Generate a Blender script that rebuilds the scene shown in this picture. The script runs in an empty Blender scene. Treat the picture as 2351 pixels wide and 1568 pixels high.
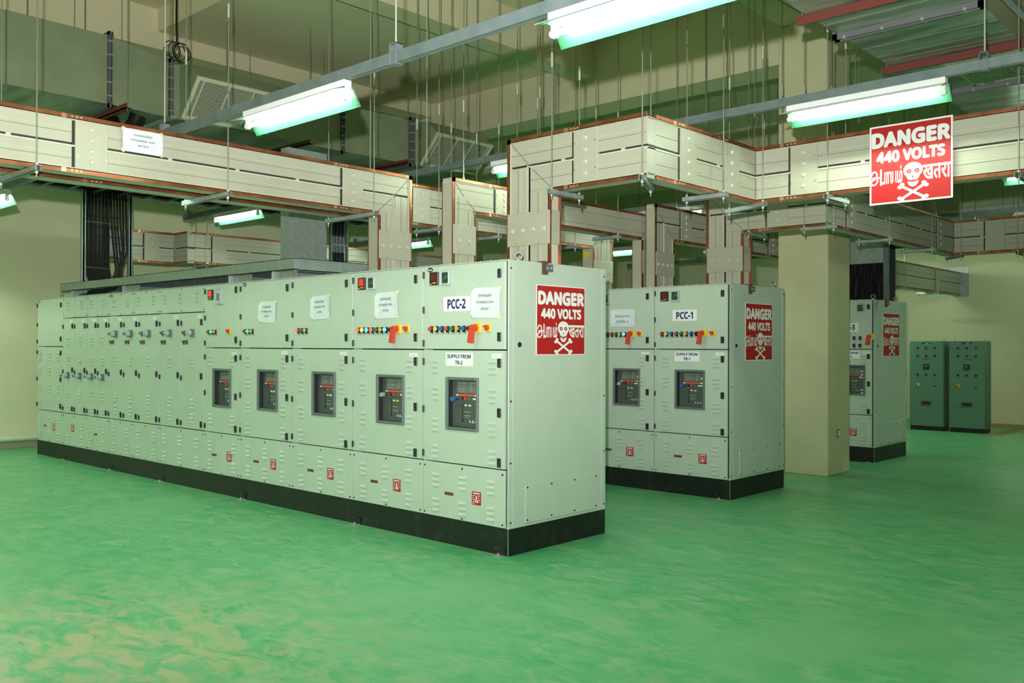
import bpy, math, random
from mathutils import Vector, Matrix
random.seed(7)
S = bpy.context.scene
COL = S.collection
R = math.radians

# ------------------------------------------------------------------ camera
cam = bpy.data.cameras.new('camera')
cam.sensor_fit = 'HORIZONTAL'; cam.sensor_width = 36.0
cam.lens = 36.0 * 2091.3 / 2351.0
cam.clip_start = 0.05; cam.clip_end = 100
co = bpy.data.objects.new('camera', cam); COL.objects.link(co)
YAW, PITCH, ROLL = -0.7473, 0.0046, 0.0031
CAM = Vector((5.009, -5.3637, 1.7011))
fw = Vector((math.sin(YAW) * math.cos(PITCH), math.cos(YAW) * math.cos(PITCH), math.sin(PITCH)))
rt = Vector((math.cos(YAW), -math.sin(YAW), 0)); up = rt.cross(fw)
rr = math.cos(ROLL) * rt + math.sin(ROLL) * up
uu = -math.sin(ROLL) * rt + math.cos(ROLL) * up
co.matrix_world = Matrix(((rr.x, uu.x, -fw.x, CAM.x), (rr.y, uu.y, -fw.y, CAM.y), (rr.z, uu.z, -fw.z, CAM.z), (0, 0, 0, 1)))
S.camera = co
# ------------------------------------------------------------------ world, exposure, flash
w = bpy.data.worlds.new('world'); S.world = w; w.use_nodes = True
w.node_tree.nodes['Background'].inputs[0].default_value = (0, 0, 0, 1)
S.view_settings.view_transform = 'Standard'; S.view_settings.look = 'None'
S.view_settings.gamma = 1; S.view_settings.use_curve_mapping = False
S.view_settings.exposure = 0.0
S.cycles.use_denoising = True
S.cycles.max_bounces = 7; S.cycles.diffuse_bounces = 5; S.cycles.glossy_bounces = 3
S.cycles.sample_clamp_indirect = 4.0
TUBE_COL = (0.82, 1.0, 0.74); TUBE_STRENGTH = 172.0
FLASH_W = 3500.0
fl = bpy.data.lights.new('camera_flash', 'SPOT'); fl.energy = FLASH_W; fl.color = (1.0, 0.97, 0.93)
fl.spot_size = R(125); fl.spot_blend = 1.0; fl.shadow_soft_size = 0.03
fo = bpy.data.objects.new('camera_flash', fl); COL.objects.link(fo)
fo.location = (4.93, -5.44, 2.02)
fo.rotation_euler = Vector((math.sin(YAW - .15), math.cos(YAW - .15), 0.62)).to_track_quat('-Z', 'Y').to_euler()

# ------------------------------------------------------------------ materials
M = {}
def mat(name, col, rough=.5, metal=0.0, emit=None, noise=None, bump=0, spec=.5):
    m = bpy.data.materials.new(name); m.use_nodes = True
    nt = m.node_tree; b = nt.nodes['Principled BSDF']
    b.inputs['Base Color'].default_value = (*col, 1); b.inputs['Roughness'].default_value = rough
    b.inputs['Metallic'].default_value = metal
    if 'Specular IOR Level' in b.inputs: b.inputs['Specular IOR Level'].default_value = spec
    if emit:
        b.inputs['Emission Color'].default_value = (*emit[0], 1); b.inputs['Emission Strength'].default_value = emit[1]
    if noise:
        col2, scale, lo, hi = noise[:4]; stretch = noise[4] if len(noise) > 4 else (1, 1, 1)
        tc = nt.nodes.new('ShaderNodeTexCoord'); mp = nt.nodes.new('ShaderNodeMapping')
        mp.inputs['Scale'].default_value = stretch
        n = nt.nodes.new('ShaderNodeTexNoise'); n.inputs['Scale'].default_value = scale; n.inputs['Detail'].default_value = 6
        r = nt.nodes.new('ShaderNodeValToRGB')
        r.color_ramp.elements[0].position = lo; r.color_ramp.elements[0].color = (*col, 1)
        r.color_ramp.elements[1].position = hi; r.color_ramp.elements[1].color = (*col2, 1)
        L = nt.links.new
        L(tc.outputs['Object'], mp.inputs[0]); L(mp.outputs[0], n.inputs[0]); L(n.outputs[0], r.inputs[0]); L(r.outputs[0], b.inputs['Base Color'])
        if bump:
            bp = nt.nodes.new('ShaderNodeBump'); bp.inputs['Strength'].default_value = bump; bp.inputs['Distance'].default_value = .01
            L(n.outputs[0], bp.inputs['Height']); L(bp.outputs[0], b.inputs['Normal'])
    M[name] = m
    return m
mat('cabinet', (.49, .575, .505), .42, noise=((.46, .55, .475), 3.0, .35, .7))
mat('plinth', (.008, .009, .009), .45, noise=((.03, .033, .03), 9.0, .55, .8))
mat('black', (.012, .013, .013), .45)
mat('dark', (.02, .022, .022), .6)
mat('breaker_frame', (.12, .15, .155), .5)
mat('breaker_face', (.075, .09, .085), .5)
mat('breaker_panel', (.13, .15, .13), .5)
mat('white', (.80, .82, .82), .5)
mat('paper', (.68, .74, .78), .7, noise=((.63, .69, .74), 5.0, .3, .7))
mat('ink', (.16, .175, .19), .8)
mat('navy', (.012, .02, .16), .6)
mat('sign_red', (.42, .007, .009), .5)
mat('red', (.62, .05, .035), .4)
mat('dull_red', (.30, .03, .025), .5)
mat('bar_red', (.75, .10, .05), .5)
mat('dark_red', (.06, .012, .012), .4)
mat('brown', (.12, .045, .03), .6)
mat('yellow', (.80, .58, .02), .45)
mat('amber', (.70, .38, .02), .4)
mat('green', (.01, .22, .12), .4)
mat('blue', (.02, .12, .45), .4)
mat('red_on', (.9, .12, .05), .4, emit=((1, .10, .03), 1.1))
mat('amber_on', (.9, .7, .1), .4, emit=((1, .7, .05), 1.0))
mat('blue_on', (.1, .5, 1), .4, emit=((.08, .45, 1), 1.6))
mat('green_on', (.05, .7, .4), .4, emit=((.05, .9, .45), 1.0))
mat('led_red', (.8, .02, .01), .4, emit=((1, .015, .01), 1.5))
mat('led_off', (.12, .012, .015), .3)
mat('glass_dark', (.03, .045, .04), .12, noise=((.12, .15, .13), 26.0, .45, .75))
mat('meter_frame', (.42, .50, .50), .35)
mat('steel', (.36, .40, .39), .38, metal=.8)
mat('galv', (.30, .37, .36), .45, metal=.5, noise=((.42, .48, .47), 14.0, .3, .75))
mat('channel', (.13, .175, .18), .5, metal=.35, noise=((.19, .24, .24), 8.0, .3, .75))
mat('rod', (.30, .31, .26), .42, metal=.7)
mat('nut', (.62, .66, .62), .35, metal=.6)
mat('copper', (.30, .095, .045), .38, metal=.75, noise=((.50, .20, .10), 7.0, .45, .75))
mat('copper_bright', (.85, .42, .27), .3, metal=.85)
mat('brass', (.80, .62, .35), .35, metal=.8)
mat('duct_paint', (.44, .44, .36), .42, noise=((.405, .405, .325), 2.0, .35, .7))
mat('duct_rail', (.54, .54, .45), .4)
mat('duct_seam', (.20, .20, .15), .6)
mat('duct_under', (.36, .47, .40), .45)  # undersides: duct paint with green floor bounce mixed into its colour
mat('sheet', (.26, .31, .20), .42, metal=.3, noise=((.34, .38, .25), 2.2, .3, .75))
mat('sheet_under', (.42, .52, .43), .3, metal=.6, noise=((.20, .27, .21), 1.4, .42, .62, (1, 4, 1)))  # underside sheet, paler and greener, with reflected light and streaks painted in
mat('flange', (.16, .165, .17), .5, metal=.4)
mat('grille', (.60, .62, .46), .5)
mat('oxide', (.13, .025, .018), .65)
mat('cable', (.007, .0075, .0075), .55, spec=.25)
mat('tape_blue', (.10, .12, .15), .5)
mat('panel_green', (.105, .20, .15), .5)
mat('lamp_white', (.72, .76, .76), .4)
mat('lamp_green', (.035, .15, .08), .35)
mat('tube', (1, 1, 1), .5, emit=(TUBE_COL, TUBE_STRENGTH))
mat('boosted_tube', (1, 1, 1), .5, emit=(TUBE_COL, TUBE_STRENGTH * 1.8))  # one tube with raised emission, to brighten the left and back walls
mat('tape', (.62, .60, .38), .6)
mat('yellow_tag', (.72, .56, .03), .5)
mat('trench', (.33, .24, .12), .7)
mat('pipe', (.62, .66, .56), .45)
mat('skirt', (.36, .34, .24), .7)
mat('wall_paint', (.70, .69, .48), .75, noise=((.66, .65, .445), 1.1, .35, .7), bump=.08)
mat('ceiling_paint', (.66, .63, .43), .8, noise=((.61, .585, .395), .9, .3, .7), bump=.1)
mat('column_paint', (.62, .61, .40), .8, noise=((.55, .54, .345), 2.2, .35, .75), bump=.15)

def floor_mat():
    m = bpy.data.materials.new('floor_epoxy'); m.use_nodes = True; nt = m.node_tree; L = nt.links.new
    b = nt.nodes['Principled BSDF']
    tc = nt.nodes.new('ShaderNodeTexCoord')
    def noise(scale, stretch, rot=0, detail=8, dist=0.0):
        mp = nt.nodes.new('ShaderNodeMapping'); mp.inputs['Scale'].default_value = stretch; mp.inputs['Rotation'].default_value = (0, 0, rot)
        n = nt.nodes.new('ShaderNodeTexNoise'); n.inputs['Scale'].default_value = scale; n.inputs['Detail'].default_value = detail
        n.inputs['Distortion'].default_value = dist; n.inputs['Roughness'].default_value = .62
        L(tc.outputs['Object'], mp.inputs[0]); L(mp.outputs[0], n.inputs[0]); return n.outputs[0]
    def ramp(src, lo, hi):
        r = nt.nodes.new('ShaderNodeMapRange'); r.inputs['From Min'].default_value = lo; r.inputs['From Max'].default_value = hi
        r.clamp = True; L(src, r.inputs[0]); return r.outputs[0]
    def mix(f, a, bcol):
        x = nt.nodes.new('ShaderNodeMix'); x.data_type = 'RGBA'
        L(f, x.inputs[0])
        for i, v in ((6, a), (7, bcol)):
            if isinstance(v, tuple): x.inputs[i].default_value = (*v, 1)
            else: L(v, x.inputs[i])
        return x.outputs[2]
    c = mix(ramp(noise(3.4, (1, 1.7, 1), .75, 14, .7), .36, .66), (.052, .39, .145), (.15, .46, .23))
    c = mix(ramp(noise(3.2, (1, 1.9, 1), -.3, 12, 1.2), .50, .74), c, (.30, .49, .29))
    c = mix(ramp(noise(9, (1, 2.6, 1), .9, 12, 2.0), .60, .80), c, (.33, .50, .31))
    c = mix(ramp(noise(4.5, (.7, 2.0, 1), -.75, 12, 1.4), .58, .74), c, (.025, .27, .11))
    c = mix(ramp(noise(.55, (1, 1, 1), 0, 4, .5), .46, .75), c, (.17, .46, .235))
    # a worn, dusty patch where people walk past the left of the room
    gd = nt.nodes.new('ShaderNodeVectorMath'); gd.operation = 'DISTANCE'; gd.inputs[1].default_value = (-.1, -3.3, 0)
    L(tc.outputs['Object'], gd.inputs[0])
    near = ramp(gd.outputs['Value'], 2.1, .4)
    mm = nt.nodes.new('ShaderNodeMath'); mm.operation = 'MULTIPLY'; L(near, mm.inputs[0])
    L(ramp(noise(3.2, (1, 1.8, 1), .6, 10, 1.0), .42, .58), mm.inputs[1])
    c = mix(mm.outputs[0], c, (.42, .46, .27))
    L(c, b.inputs['Base Color'])
    L(ramp(noise(3, (1, 1, 1)), -.2, 1.3), b.inputs['Roughness'])
    rg = nt.nodes.new('ShaderNodeMapRange'); rg.inputs['To Min'].default_value = .22; rg.inputs['To Max'].default_value = .5
    L(noise(2.0, (1, 1, 1)), rg.inputs[0]); L(rg.outputs[0], b.inputs['Roughness'])
    M['floor'] = m
floor_mat()

# ------------------------------------------------------------------ mesh building
AX = {'x': 0, 'y': 1, 'z': 2}
class MB:
    def __init__(s): s.v = []; s.f = []; s.m = []; s.mats = []; s.sm = []
    def mi(s, name):
        if name not in s.mats: s.mats.append(name)
        return s.mats.index(name)
    def add(s, vs, fs, m, smooth=False):
        o = len(s.v); s.v += [tuple(p) for p in vs]; k = s.mi(m)
        for f in fs: s.f.append([i + o for i in f]); s.m.append(k); s.sm.append(smooth)
    def box(s, x0, x1, y0, y1, z0, z1, m, c=0.0):
        if x0 > x1: x0, x1 = x1, x0
        if y0 > y1: y0, y1 = y1, y0
        if z0 > z1: z0, z1 = z1, z0
        if c <= 0:
            vs = [(x, y, z) for z in (z0, z1) for y in (y0, y1) for x in (x0, x1)]
            s.add(vs, [(0, 2, 3, 1), (4, 5, 7, 6), (0, 1, 5, 4), (2, 6, 7, 3), (0, 4, 6, 2), (1, 3, 7, 5)], m); return s
        c = min(c, (x1 - x0) * .49, (y1 - y0) * .49, (z1 - z0) * .49)
        vs = []; idx = {}
        X = (x0, x1); Y = (y0, y1); Z = (z0, z1); d = (1, -1)
        for i in (0, 1):
            for j in (0, 1):
                for k in (0, 1):
                    for a in range(3):
                        p = [X[i] + d[i] * c, Y[j] + d[j] * c, Z[k] + d[k] * c]
                        p[a] = (X[i], Y[j], Z[k])[a]
                        idx[i, j, k, a] = len(vs); vs.append(tuple(p))
        fs = []
        q = [(0, 0), (1, 0), (1, 1), (0, 1)]
        for i in (0, 1):
            fs.append([idx[i, j, k, 0] for j, k in q]); fs.append([idx[j, i, k, 1] for j, k in q]); fs.append([idx[j, k, i, 2] for j, k in q])
        for i in (0, 1):
            for j in (0, 1):
                fs.append([idx[i, j, 0, 0], idx[i, j, 1, 0], idx[i, j, 1, 1], idx[i, j, 0, 1]])
                fs.append([idx[i, 0, j, 0], idx[i, 1, j, 0], idx[i, 1, j, 2], idx[i, 0, j, 2]])
                fs.append([idx[0, i, j, 1], idx[1, i, j, 1], idx[1, i, j, 2], idx[0, i, j, 2]])
                for k in (0, 1): fs.append([idx[i, j, k, a] for a in range(3)])
        # orient outwards
        ctr = Vector(((x0 + x1) / 2, (y0 + y1) / 2, (z0 + z1) / 2)); out = []
        for f in fs:
            p = [Vector(vs[i]) for i in f]; n = (p[1] - p[0]).cross(p[2] - p[0]); cc = sum(p, Vector()) / len(p)
            out.append(f if n.dot(cc - ctr) > 0 else f[::-1])
        s.add(vs, out, m); return s
    def cyl(s, a, b, r, m, n=12, r2=None, caps=True):
        a = Vector(a); b = Vector(b); d = (b - a).normalized(); r2 = r if r2 is None else r2
        u = d.orthogonal().normalized(); v = d.cross(u)
        vs = [a + (u * math.cos(t) + v * math.sin(t)) * r for t in [2 * math.pi * i / n for i in range(n)]]
        vs += [b + (u * math.cos(t) + v * math.sin(t)) * r2 for t in [2 * math.pi * i / n for i in range(n)]]
        s.add(vs, [(i, (i + 1) % n, n + (i + 1) % n, n + i) for i in range(n)], m, True)
        if caps: s.add(vs, [tuple(range(n))[::-1], tuple(range(n, 2 * n))], m)
        return s
    def tube(s, pts, r, m, n=8, closed=False):
        pts = [Vector(p) for p in pts]; N = len(pts); vs = []
        prev = None
        for i, p in enumerate(pts):
            if closed: d = pts[(i + 1) % N] - pts[i - 1]
            else: d = pts[min(i + 1, N - 1)] - pts[max(i - 1, 0)]
            d.normalize()
            if prev is None: u = d.orthogonal().normalized()
            else:
                u = prev - d * prev.dot(d)
                u = u.normalized() if u.length > 1e-6 else d.orthogonal().normalized()
            prev = u; v = d.cross(u)
            vs += [p + (u * math.cos(2 * math.pi * k / n) + v * math.sin(2 * math.pi * k / n)) * r for k in range(n)]
        fs = []
        for i in range(N if closed else N - 1):
            j = (i + 1) % N
            fs += [(i * n + k, i * n + (k + 1) % n, j * n + (k + 1) % n, j * n + k) for k in range(n)]
        s.add(vs, fs, m, True)
        if not closed: s.add(vs[:n], [tuple(range(n))[::-1]], m); s.add(vs[-n:], [tuple(range(n))], m)
        return s
    def ring(s, c, axis, R0, r, m, n=20):
        c = Vector(c); a = Vector(axis).normalized(); u = a.orthogonal().normalized(); v = a.cross(u)
        s.tube([c + (u * math.cos(2 * math.pi * i / n) + v * math.sin(2 * math.pi * i / n)) * R0 for i in range(n)], r, m, 8, True); return s
    def prism(s, poly, fn, t0, t1, m):
        """poly: 2-D outline; fn(u, v, t) -> point"""
        n = len(poly); vs = [fn(u, v, t0) for u, v in poly] + [fn(u, v, t1) for u, v in poly]
        s.add(vs, [tuple(range(n))[::-1], tuple(range(n, 2 * n))] + [(i, (i + 1) % n, n + (i + 1) % n, n + i) for i in range(n)], m); return s
    def mesh(s, name):
        me = bpy.data.meshes.new(name); me.from_pydata([tuple(p) for p in s.v], [], s.f)
        for k in s.mats: me.materials.append(M[k])
        me.polygons.foreach_set('material_index', s.m); me.polygons.foreach_set('use_smooth', s.sm); me.update(); return me
    def build(s, name, parent=None, loc=(0, 0, 0), rot=None):
        return place(s.mesh(name), name, parent, loc, rot)
def place(me, name, parent=None, loc=(0, 0, 0), rot=None):
    o = bpy.data.objects.new(name, me); COL.objects.link(o); o.location = loc
    if rot: o.rotation_euler = rot
    if parent: o.parent = parent
    return o
def tag(o, label, cat, group=None):
    o['label'] = label; o['category'] = cat
    if group: o['group'] = group
    return o
def thing(name, label, cat, loc=(0, 0, 0), rot=None, group=None):
    o = place(None, name, None, loc, rot); o.empty_display_size = .1
    return tag(o, label, cat, group)
def struct(mb, name):
    o = mb.build(name); o['kind'] = 'structure'; return o

# text as mesh; returned in a MB-like (verts, faces) list in the u-v plane
_tc = {}
try: SANS = bpy.data.fonts.load(bpy.utils.system_resource('DATAFILES', path='fonts') + '/NotoSansMath-Regular.woff2')
except Exception: SANS = None
def text_geo(txt, size, bold=0.0, align='CENTER'):
    key = (txt, size, bold, align)
    if key in _tc: return _tc[key]
    cu = bpy.data.curves.new('lettering', 'FONT'); cu.body = txt; cu.size = size
    if SANS and txt.isascii(): cu.font = SANS
    cu.space_character = 1.0 + bold * .8; cu.align_x = align; cu.align_y = 'CENTER'
    cu.resolution_u = 3
    ob = bpy.data.objects.new('lettering', cu); COL.objects.link(ob)
    dg = bpy.context.evaluated_depsgraph_get(); me = bpy.data.meshes.new_from_object(ob.evaluated_get(dg))
    vs = [tuple(v.co) for v in me.vertices]; fs = [tuple(p.vertices) for p in me.polygons]
    bpy.data.objects.remove(ob); bpy.data.curves.remove(cu); bpy.data.meshes.remove(me)
    _tc[key] = (vs, fs); return vs, fs
def put_text(mb, txt, fn, cx, cy, w, h, m, bold=0.02):
    """letters fitted into a w x h box about (cx, cy); fn(u, v) -> point; heavy strokes are shifted doubles of the letters"""
    vs, fs = text_geo(txt, 1.0, bold)
    xs = [v[0] for v in vs]; ys = [v[1] for v in vs]
    x0, x1, y0, y1 = min(xs) - bold, max(xs) + bold, min(ys) - bold, max(ys) + bold
    sx = w / (x1 - x0); sy = h / (y1 - y0)
    sh = [(0, 0)] if bold < .006 else [(0, 0)] + [(bold * math.cos(k * math.pi / 4), bold * math.sin(k * math.pi / 4)) for k in range(8)]
    for k, (dx, dy) in enumerate(sh):
        mb.add([Vector(fn(cx + (x + dx - (x0 + x1) / 2) * sx, cy + (y + dy - (y0 + y1) / 2) * sy)) - Vector((0, k * 6e-5, 0)) for x, y, z in vs], fs, m)

# ------------------------------------------------------------------ room
ZH, ZD, ZB, ZC = 6.62, 6.29, 6.04, 5.58       # high slab, sunken slab, beams, main beam
XL, XR, YF, YB = -11.1, 12.0, -11.0, 16.9
struct(MB().box(XL, XR, YF, YB, -.2, 0, 'floor'), 'floor')
struct(MB().box(XL - .2, XL, YF - .2, YB + .2, 0, ZH + .2, 'wall_paint'), 'wall_left')
struct(MB().box(XL, XR, YB, YB + .2, 0, ZH + .2, 'wall_paint'), 'wall_back')
struct(MB().box(XR, XR + .2, YF - .2, YB + .2, 0, ZH + .2, 'wall_paint'), 'wall_right')
struct(MB().box(XL, XR, YF - .2, YF, 0, ZH + .2, 'wall_paint'), 'wall_front')
c = MB().box(XL, XR, YF, YB, ZH, ZH + .2, 'ceiling_paint')
struct(c, 'ceiling')
struct(MB().box(-7.88, -4.38, .88, 6.3, ZD, ZH, 'ceiling_paint'), 'ceiling_slab')
struct(MB().box(-4.38, -4.0, YF, 6.3, ZB, ZH, 'ceiling_paint'), 'ceiling_beam')
struct(MB().box(-8.30, -7.88, YF, 6.3, ZB, ZH, 'ceiling_paint'), 'ceiling_beam')
struct(MB().box(-.70, -.30, YF, 6.3, ZB, ZH, 'ceiling_paint'), 'ceiling_beam')
struct(MB().box(3.1, 3.5, YF, 6.3, ZB, ZH, 'ceiling_paint'), 'ceiling_beam')
struct(MB().box(XL, XR, 6.3, 6.88, ZC, ZH, 'ceiling_paint'), 'ceiling_beam')
struct(MB().box(XL, XR, 13.2, 13.8, ZC, ZH, 'ceiling_paint'), 'ceiling_beam')
struct(MB().box(-.755, -.055, 6.17, 6.88, 0, ZC + .46, 'column_paint', .012), 'column')
b = MB().box(XL, XL + .02, YF, YB, 0, .11, 'skirt'); struct(b, 'baseboard_left')
def ceil_z(x, y):
    if 6.3 <= y <= 6.88 or 13.2 <= y <= 13.8: return ZC
    if y < 6.3 and any(a <= x <= bb for a, bb in ((-4.38, -4), (-8.3, -7.88), (-.7, -.3), (3.1, 3.5))): return ZB
    if -7.88 <= x <= -4.38 and .88 <= y <= 6.3: return ZD
    return ZH

# ------------------------------------------------------------------ switchgear cubicles
H, PB, DEP = 2.4, .217, 1.3
_cache = {}
def cached(key, fn):
    if key not in _cache: _cache[key] = fn().mesh(key[0])
    return _cache[key]
def latch(p, u, z):
    place(cached(('latch',), lambda: MB().box(-.021, .021, -.012, 0, -.037, .037, 'black', .004).cyl((0, -.016, .006), (0, -.010, .006), .014, 'dark', 10).box(-.004, .004, -.017, -.014, -.03, -.012, 'breaker_face')), 'latch', p, (u, 0, z))
def hinge(p, u, z):
    place(cached(('hinge',), lambda: MB().box(-.010, .010, -.012, 0, -.028, .028, 'black', .003).cyl((0, -.012, -.03), (0, -.012, .03), .006, 'black', 8)), 'hinge', p, (u, 0, z))
def louvers(mb, u, z, wd=.082, n=3, dz=.047):
    for k in range(n):
        zz = z + (1 - k) * dz
        mb.prism([(0, .010), (-.015, -.010), (0, -.013)], lambda a, bb, t: (u + t, a, zz + bb), -wd / 2, wd / 2, 'cabinet')
def screws(mb, pts):
    for u, z in pts: mb.cyl((u, -.004, z), (u, 0, z), .008, 'black', 8)
def lamp(p, u, z, colour):
    def f():
        mb = MB().box(-.020, .020, -.006, 0, -.045, .024, 'black', .002).box(-.013, .013, -.0075, -.006, -.042, -.034, 'white')
        mb.cyl((0, -.006, 0), (0, -.022, 0), .021, 'dark', 12); mb.cyl((0, -.022, 0), (0, -.036, 0), .019, colour, 14, .016); return mb
    place(cached(('indicator_lamp', colour), f), 'indicator_lamp', p, (u, 0, z))
def push_button(p, u, z, colour):
    place(cached(('push_button', colour), lambda: MB().box(-.017, .017, -.006, 0, -.036, .018, 'black', .002).cyl((0, -.006, 0), (0, -.026, 0), .014, colour, 12)), 'push_button', p, (u, 0, z))
def rotary_handle(p, u, z):
    def f():
        mb = MB().box(-.043, .043, -.022, 0, -.043, .043, 'yellow', .006)
        mb.box(-.024, .024, -.023, -.022, .030, .037, 'amber')
        mb.cyl((-.012, -.022, 0), (-.012, -.070, 0), .031, 'red', 16, .027)
        mb.prism([(-.022, .015), (.018, .015), (.004, -.128), (-.046, -.122)], lambda a, bb, t: (a - .012, t, bb), -.078, -.046, 'red')
        return mb
    place(cached(('rotary_handle',), f), 'rotary_handle', p, (u, 0, z))
def selector(p, u, z):
    def f():
        mb = MB().box(-.034, .034, -.012, 0, -.034, .034, 'yellow', .004)
        mb.cyl((-.004, -.012, 0), (-.004, -.026, 0), .024, 'red', 14); mb.prism([(-.028, .010), (-.018, .020), (.022, -.010), (.012, -.020)], lambda a, bb, t: (a, t, bb), -.042, -.026, 'red')
        return mb
    place(cached(('selector_switch',), f), 'selector_switch', p, (u, 0, z))
def digital_meter(p, u, z, on):
    def f():
        mb = MB().box(-.055, .055, -.018, 0, -.057, .057, 'black', .005)
        if on:
            mb.box(-.030, .030, -.0195, -.018, -.018, .044, 'led_red')
        else: mb.box(-.034, .034, -.0195, -.018, -.018, .044, 'led_off')
        for k in range(3): mb.box(-.012 + k * .018, .002 + k * .018, -.021, -.018, -.045, -.031, 'bar_red' if k != 1 else 'amber')
        mb.box(-.042, -.022, -.0195, -.018, -.049, -.043, 'white'); return mb
    place(cached(('digital_meter', on), f), 'digital_meter', p, (u, 0, z))
def relay_meter(p, u, z, big=False):
    def f():
        a, bb = (.078, .088) if big else (.055, .060)
        mb = MB()
        for x0, x1, z0, z1 in ((-a, -a + .014, -bb, bb), (a - .014, a, -bb, bb), (-a + .014, a - .014, bb - .014, bb), (-a + .014, a - .014, -bb, -bb + .014)):
            mb.box(x0, x1, -.030, 0, z0, z1, 'meter_frame', .003)
        mb.box(-a + .014, a - .014, -.022, 0, -bb + .014, bb - .014, 'meter_frame' if big else 'glass_dark')
        if big:
            mb.box(-.020, .020, -.034, -.022, -.045, .030, 'breaker_frame', .004); mb.box(-.018, .030, -.025, -.022, .046, .052, 'white')
        return mb
    place(cached(('relay_meter', big), f), 'relay_meter', p, (u, 0, z))
def breaker(p, u, z, wd, ht, knob=None, yellow=True):
    a, bb = wd / 2, ht / 2
    mb = MB(); t = .026
    for x0, x1, z0, z1 in ((-a, -a + t, -bb, bb), (a - t, a, -bb, bb), (-a + t, a - t, bb - t, bb), (-a + t, a - t, -bb, -bb + t)):
        mb.box(x0, x1, -.018, .004, z0, z1, 'breaker_frame', .005)
    ai, bi = a - t, bb - t; d = .05
    mb.box(-ai - .003, -ai, .004, d, -bi, bi, 'dark'); mb.box(ai, ai + .003, .004, d, -bi, bi, 'dark')
    mb.box(-ai, ai, .004, d, bi, bi + .003, 'dark'); mb.box(-ai, ai, .004, d, -bi - .003, -bi, 'dark')
    mb.box(-ai, ai, d, d + .004, -bi, bi, 'breaker_face')
    s = ai / .17
    y = d - .002
    L_, R_ = -ai * .62, ai * .98
    mb.box(L_, R_, y - .012, d, bi * .42, bi * .96, 'breaker_panel', .004)
    mb.box(L_, R_, y - .016, d, bi * .33, bi * .40, 'bar_red'); mb.box(L_, L_ + .02 * s, y - .018, d, bi * .335, bi * .395, 'white'); mb.box(R_ - .05 * s, R_ - .004, y - .018, d, bi * .335, bi * .395, 'white')
    yy = y - .0135
    for k in range(4): mb.box(L_ + .02 * s, L_ + .115 * s - k % 2 * .02, yy, d, bi * (.86 - k * .11), bi * (.875 - k * .11), 'duct_under')
    for k in range(4): mb.box(R_ - .105 * s, R_ - .098 * s, yy, d, bi * (.84 - k * .10), bi * (.87 - k * .10), 'white')
    for k in range(3): mb.box(R_ - .085 * s, R_ - (.045 + .012 * k) * s, yy, d, bi * (.88 - k * .15), bi * (.895 - k * .15), 'duct_under')
    mb.box(R_ - .04 * s, R_ - .022 * s, yy - .004, d, bi * .60, bi * .68, 'white')
    x = -ai * .12
    mb.box(x, x + .026 * s, y - .014, d, bi * .16, bi * .28, 'red'); mb.box(x - .03 * s, x - .010 * s, y - .008, d, bi * .16, bi * .27, 'black')
    mb.box(x + .058 * s, x + .084 * s, y - .014, d, bi * .16, bi * .28, 'green'); mb.box(x + .10 * s, x + .155 * s, y - .004, d, bi * .18, bi * .25, 'white')
    mb.box(x + .004, x + .022 * s, y - .006, d, -bi * .10, -bi * .03, 'white'); mb.box(x + .050 * s, x + .076 * s, y - .006, d, -bi * .11, -bi * .03, 'yellow' if yellow else 'white')
    for k in range(2): mb.box(x - .002, x + .07 * s, y - .003, d, -bi * (.34 + .16 * k), -bi * (.36 + .16 * k), 'duct_under')
    mb.box(x - .002, x + .064 * s, y - .003, d, -bi * .62, -bi * .55, 'breaker_frame')
    for k in range(4):
        x2 = x + (.06 + .035 * k) * s
        mb.box(x2, x2 + .005, y - .004, d, -bi * .80, -bi * .70, 'white'); mb.box(x2, x2 + .02 * s, y - .004, d, -bi * .80, -bi * .785, 'white')
    mb.box(x - .03 * s, x - .018 * s, y - .004, d, -bi * .78, -bi * .66, 'black'); mb.box(x - .027 * s, x - .022 * s, y - .003, d, -bi * .66, bi * .0, 'dark')
    if knob:
        x3 = -ai * .55
        mb.cyl((x3, d, bi * .2), (x3, d - .05, bi * .2), .012, 'steel', 10)
        mb.cyl((x3, d - .05, bi * .2), (x3, d - .085, bi * .2), .021, knob, 14)
        mb.box(x3, x3 + .05, d - .06, d - .045, bi * .2 - .006, bi * .2 + .006, 'dark')
        if knob == 'nut': mb.box(x3 - .055, x3, d - .075, d - .066, bi * .2 - .012, bi * .2 - .005, 'nut')
    mb.build('circuit_breaker', p, (u, 0, z))
def plate(p, u, z, wd, ht, lines, name='name_plate'):
    mb = MB().box(-wd / 2, wd / 2, -.004, 0, -ht / 2, ht / 2, 'white', .001)
    for txt, cy, tw, th, bold in lines: put_text(mb, txt, lambda a, bb: (a, -.0046, bb), 0, cy, tw, th, 'navy', bold)
    o = mb.build(name, p, (u, 0, z)); return o
def tagplate(p, u, z, wd=.115):
    def f():
        mb = MB().box(-wd / 2, wd / 2, -.003, 0, -.017, .017, 'white', .001)
        for k in range(4): mb.box(-.022 + k * .012, -.014 + k * .012, -.0036, -.003, -.005, .005, 'meter_frame')
        mb.box(-wd / 2 + .004, -wd / 2 + .01, -.0036, -.003, -.003, .003, 'black'); mb.box(wd / 2 - .01, wd / 2 - .004, -.0036, -.003, -.003, .003, 'black'); return mb
    place(cached(('tag_plate', wd), f), 'tag_plate', p, (u, 0, z))
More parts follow.
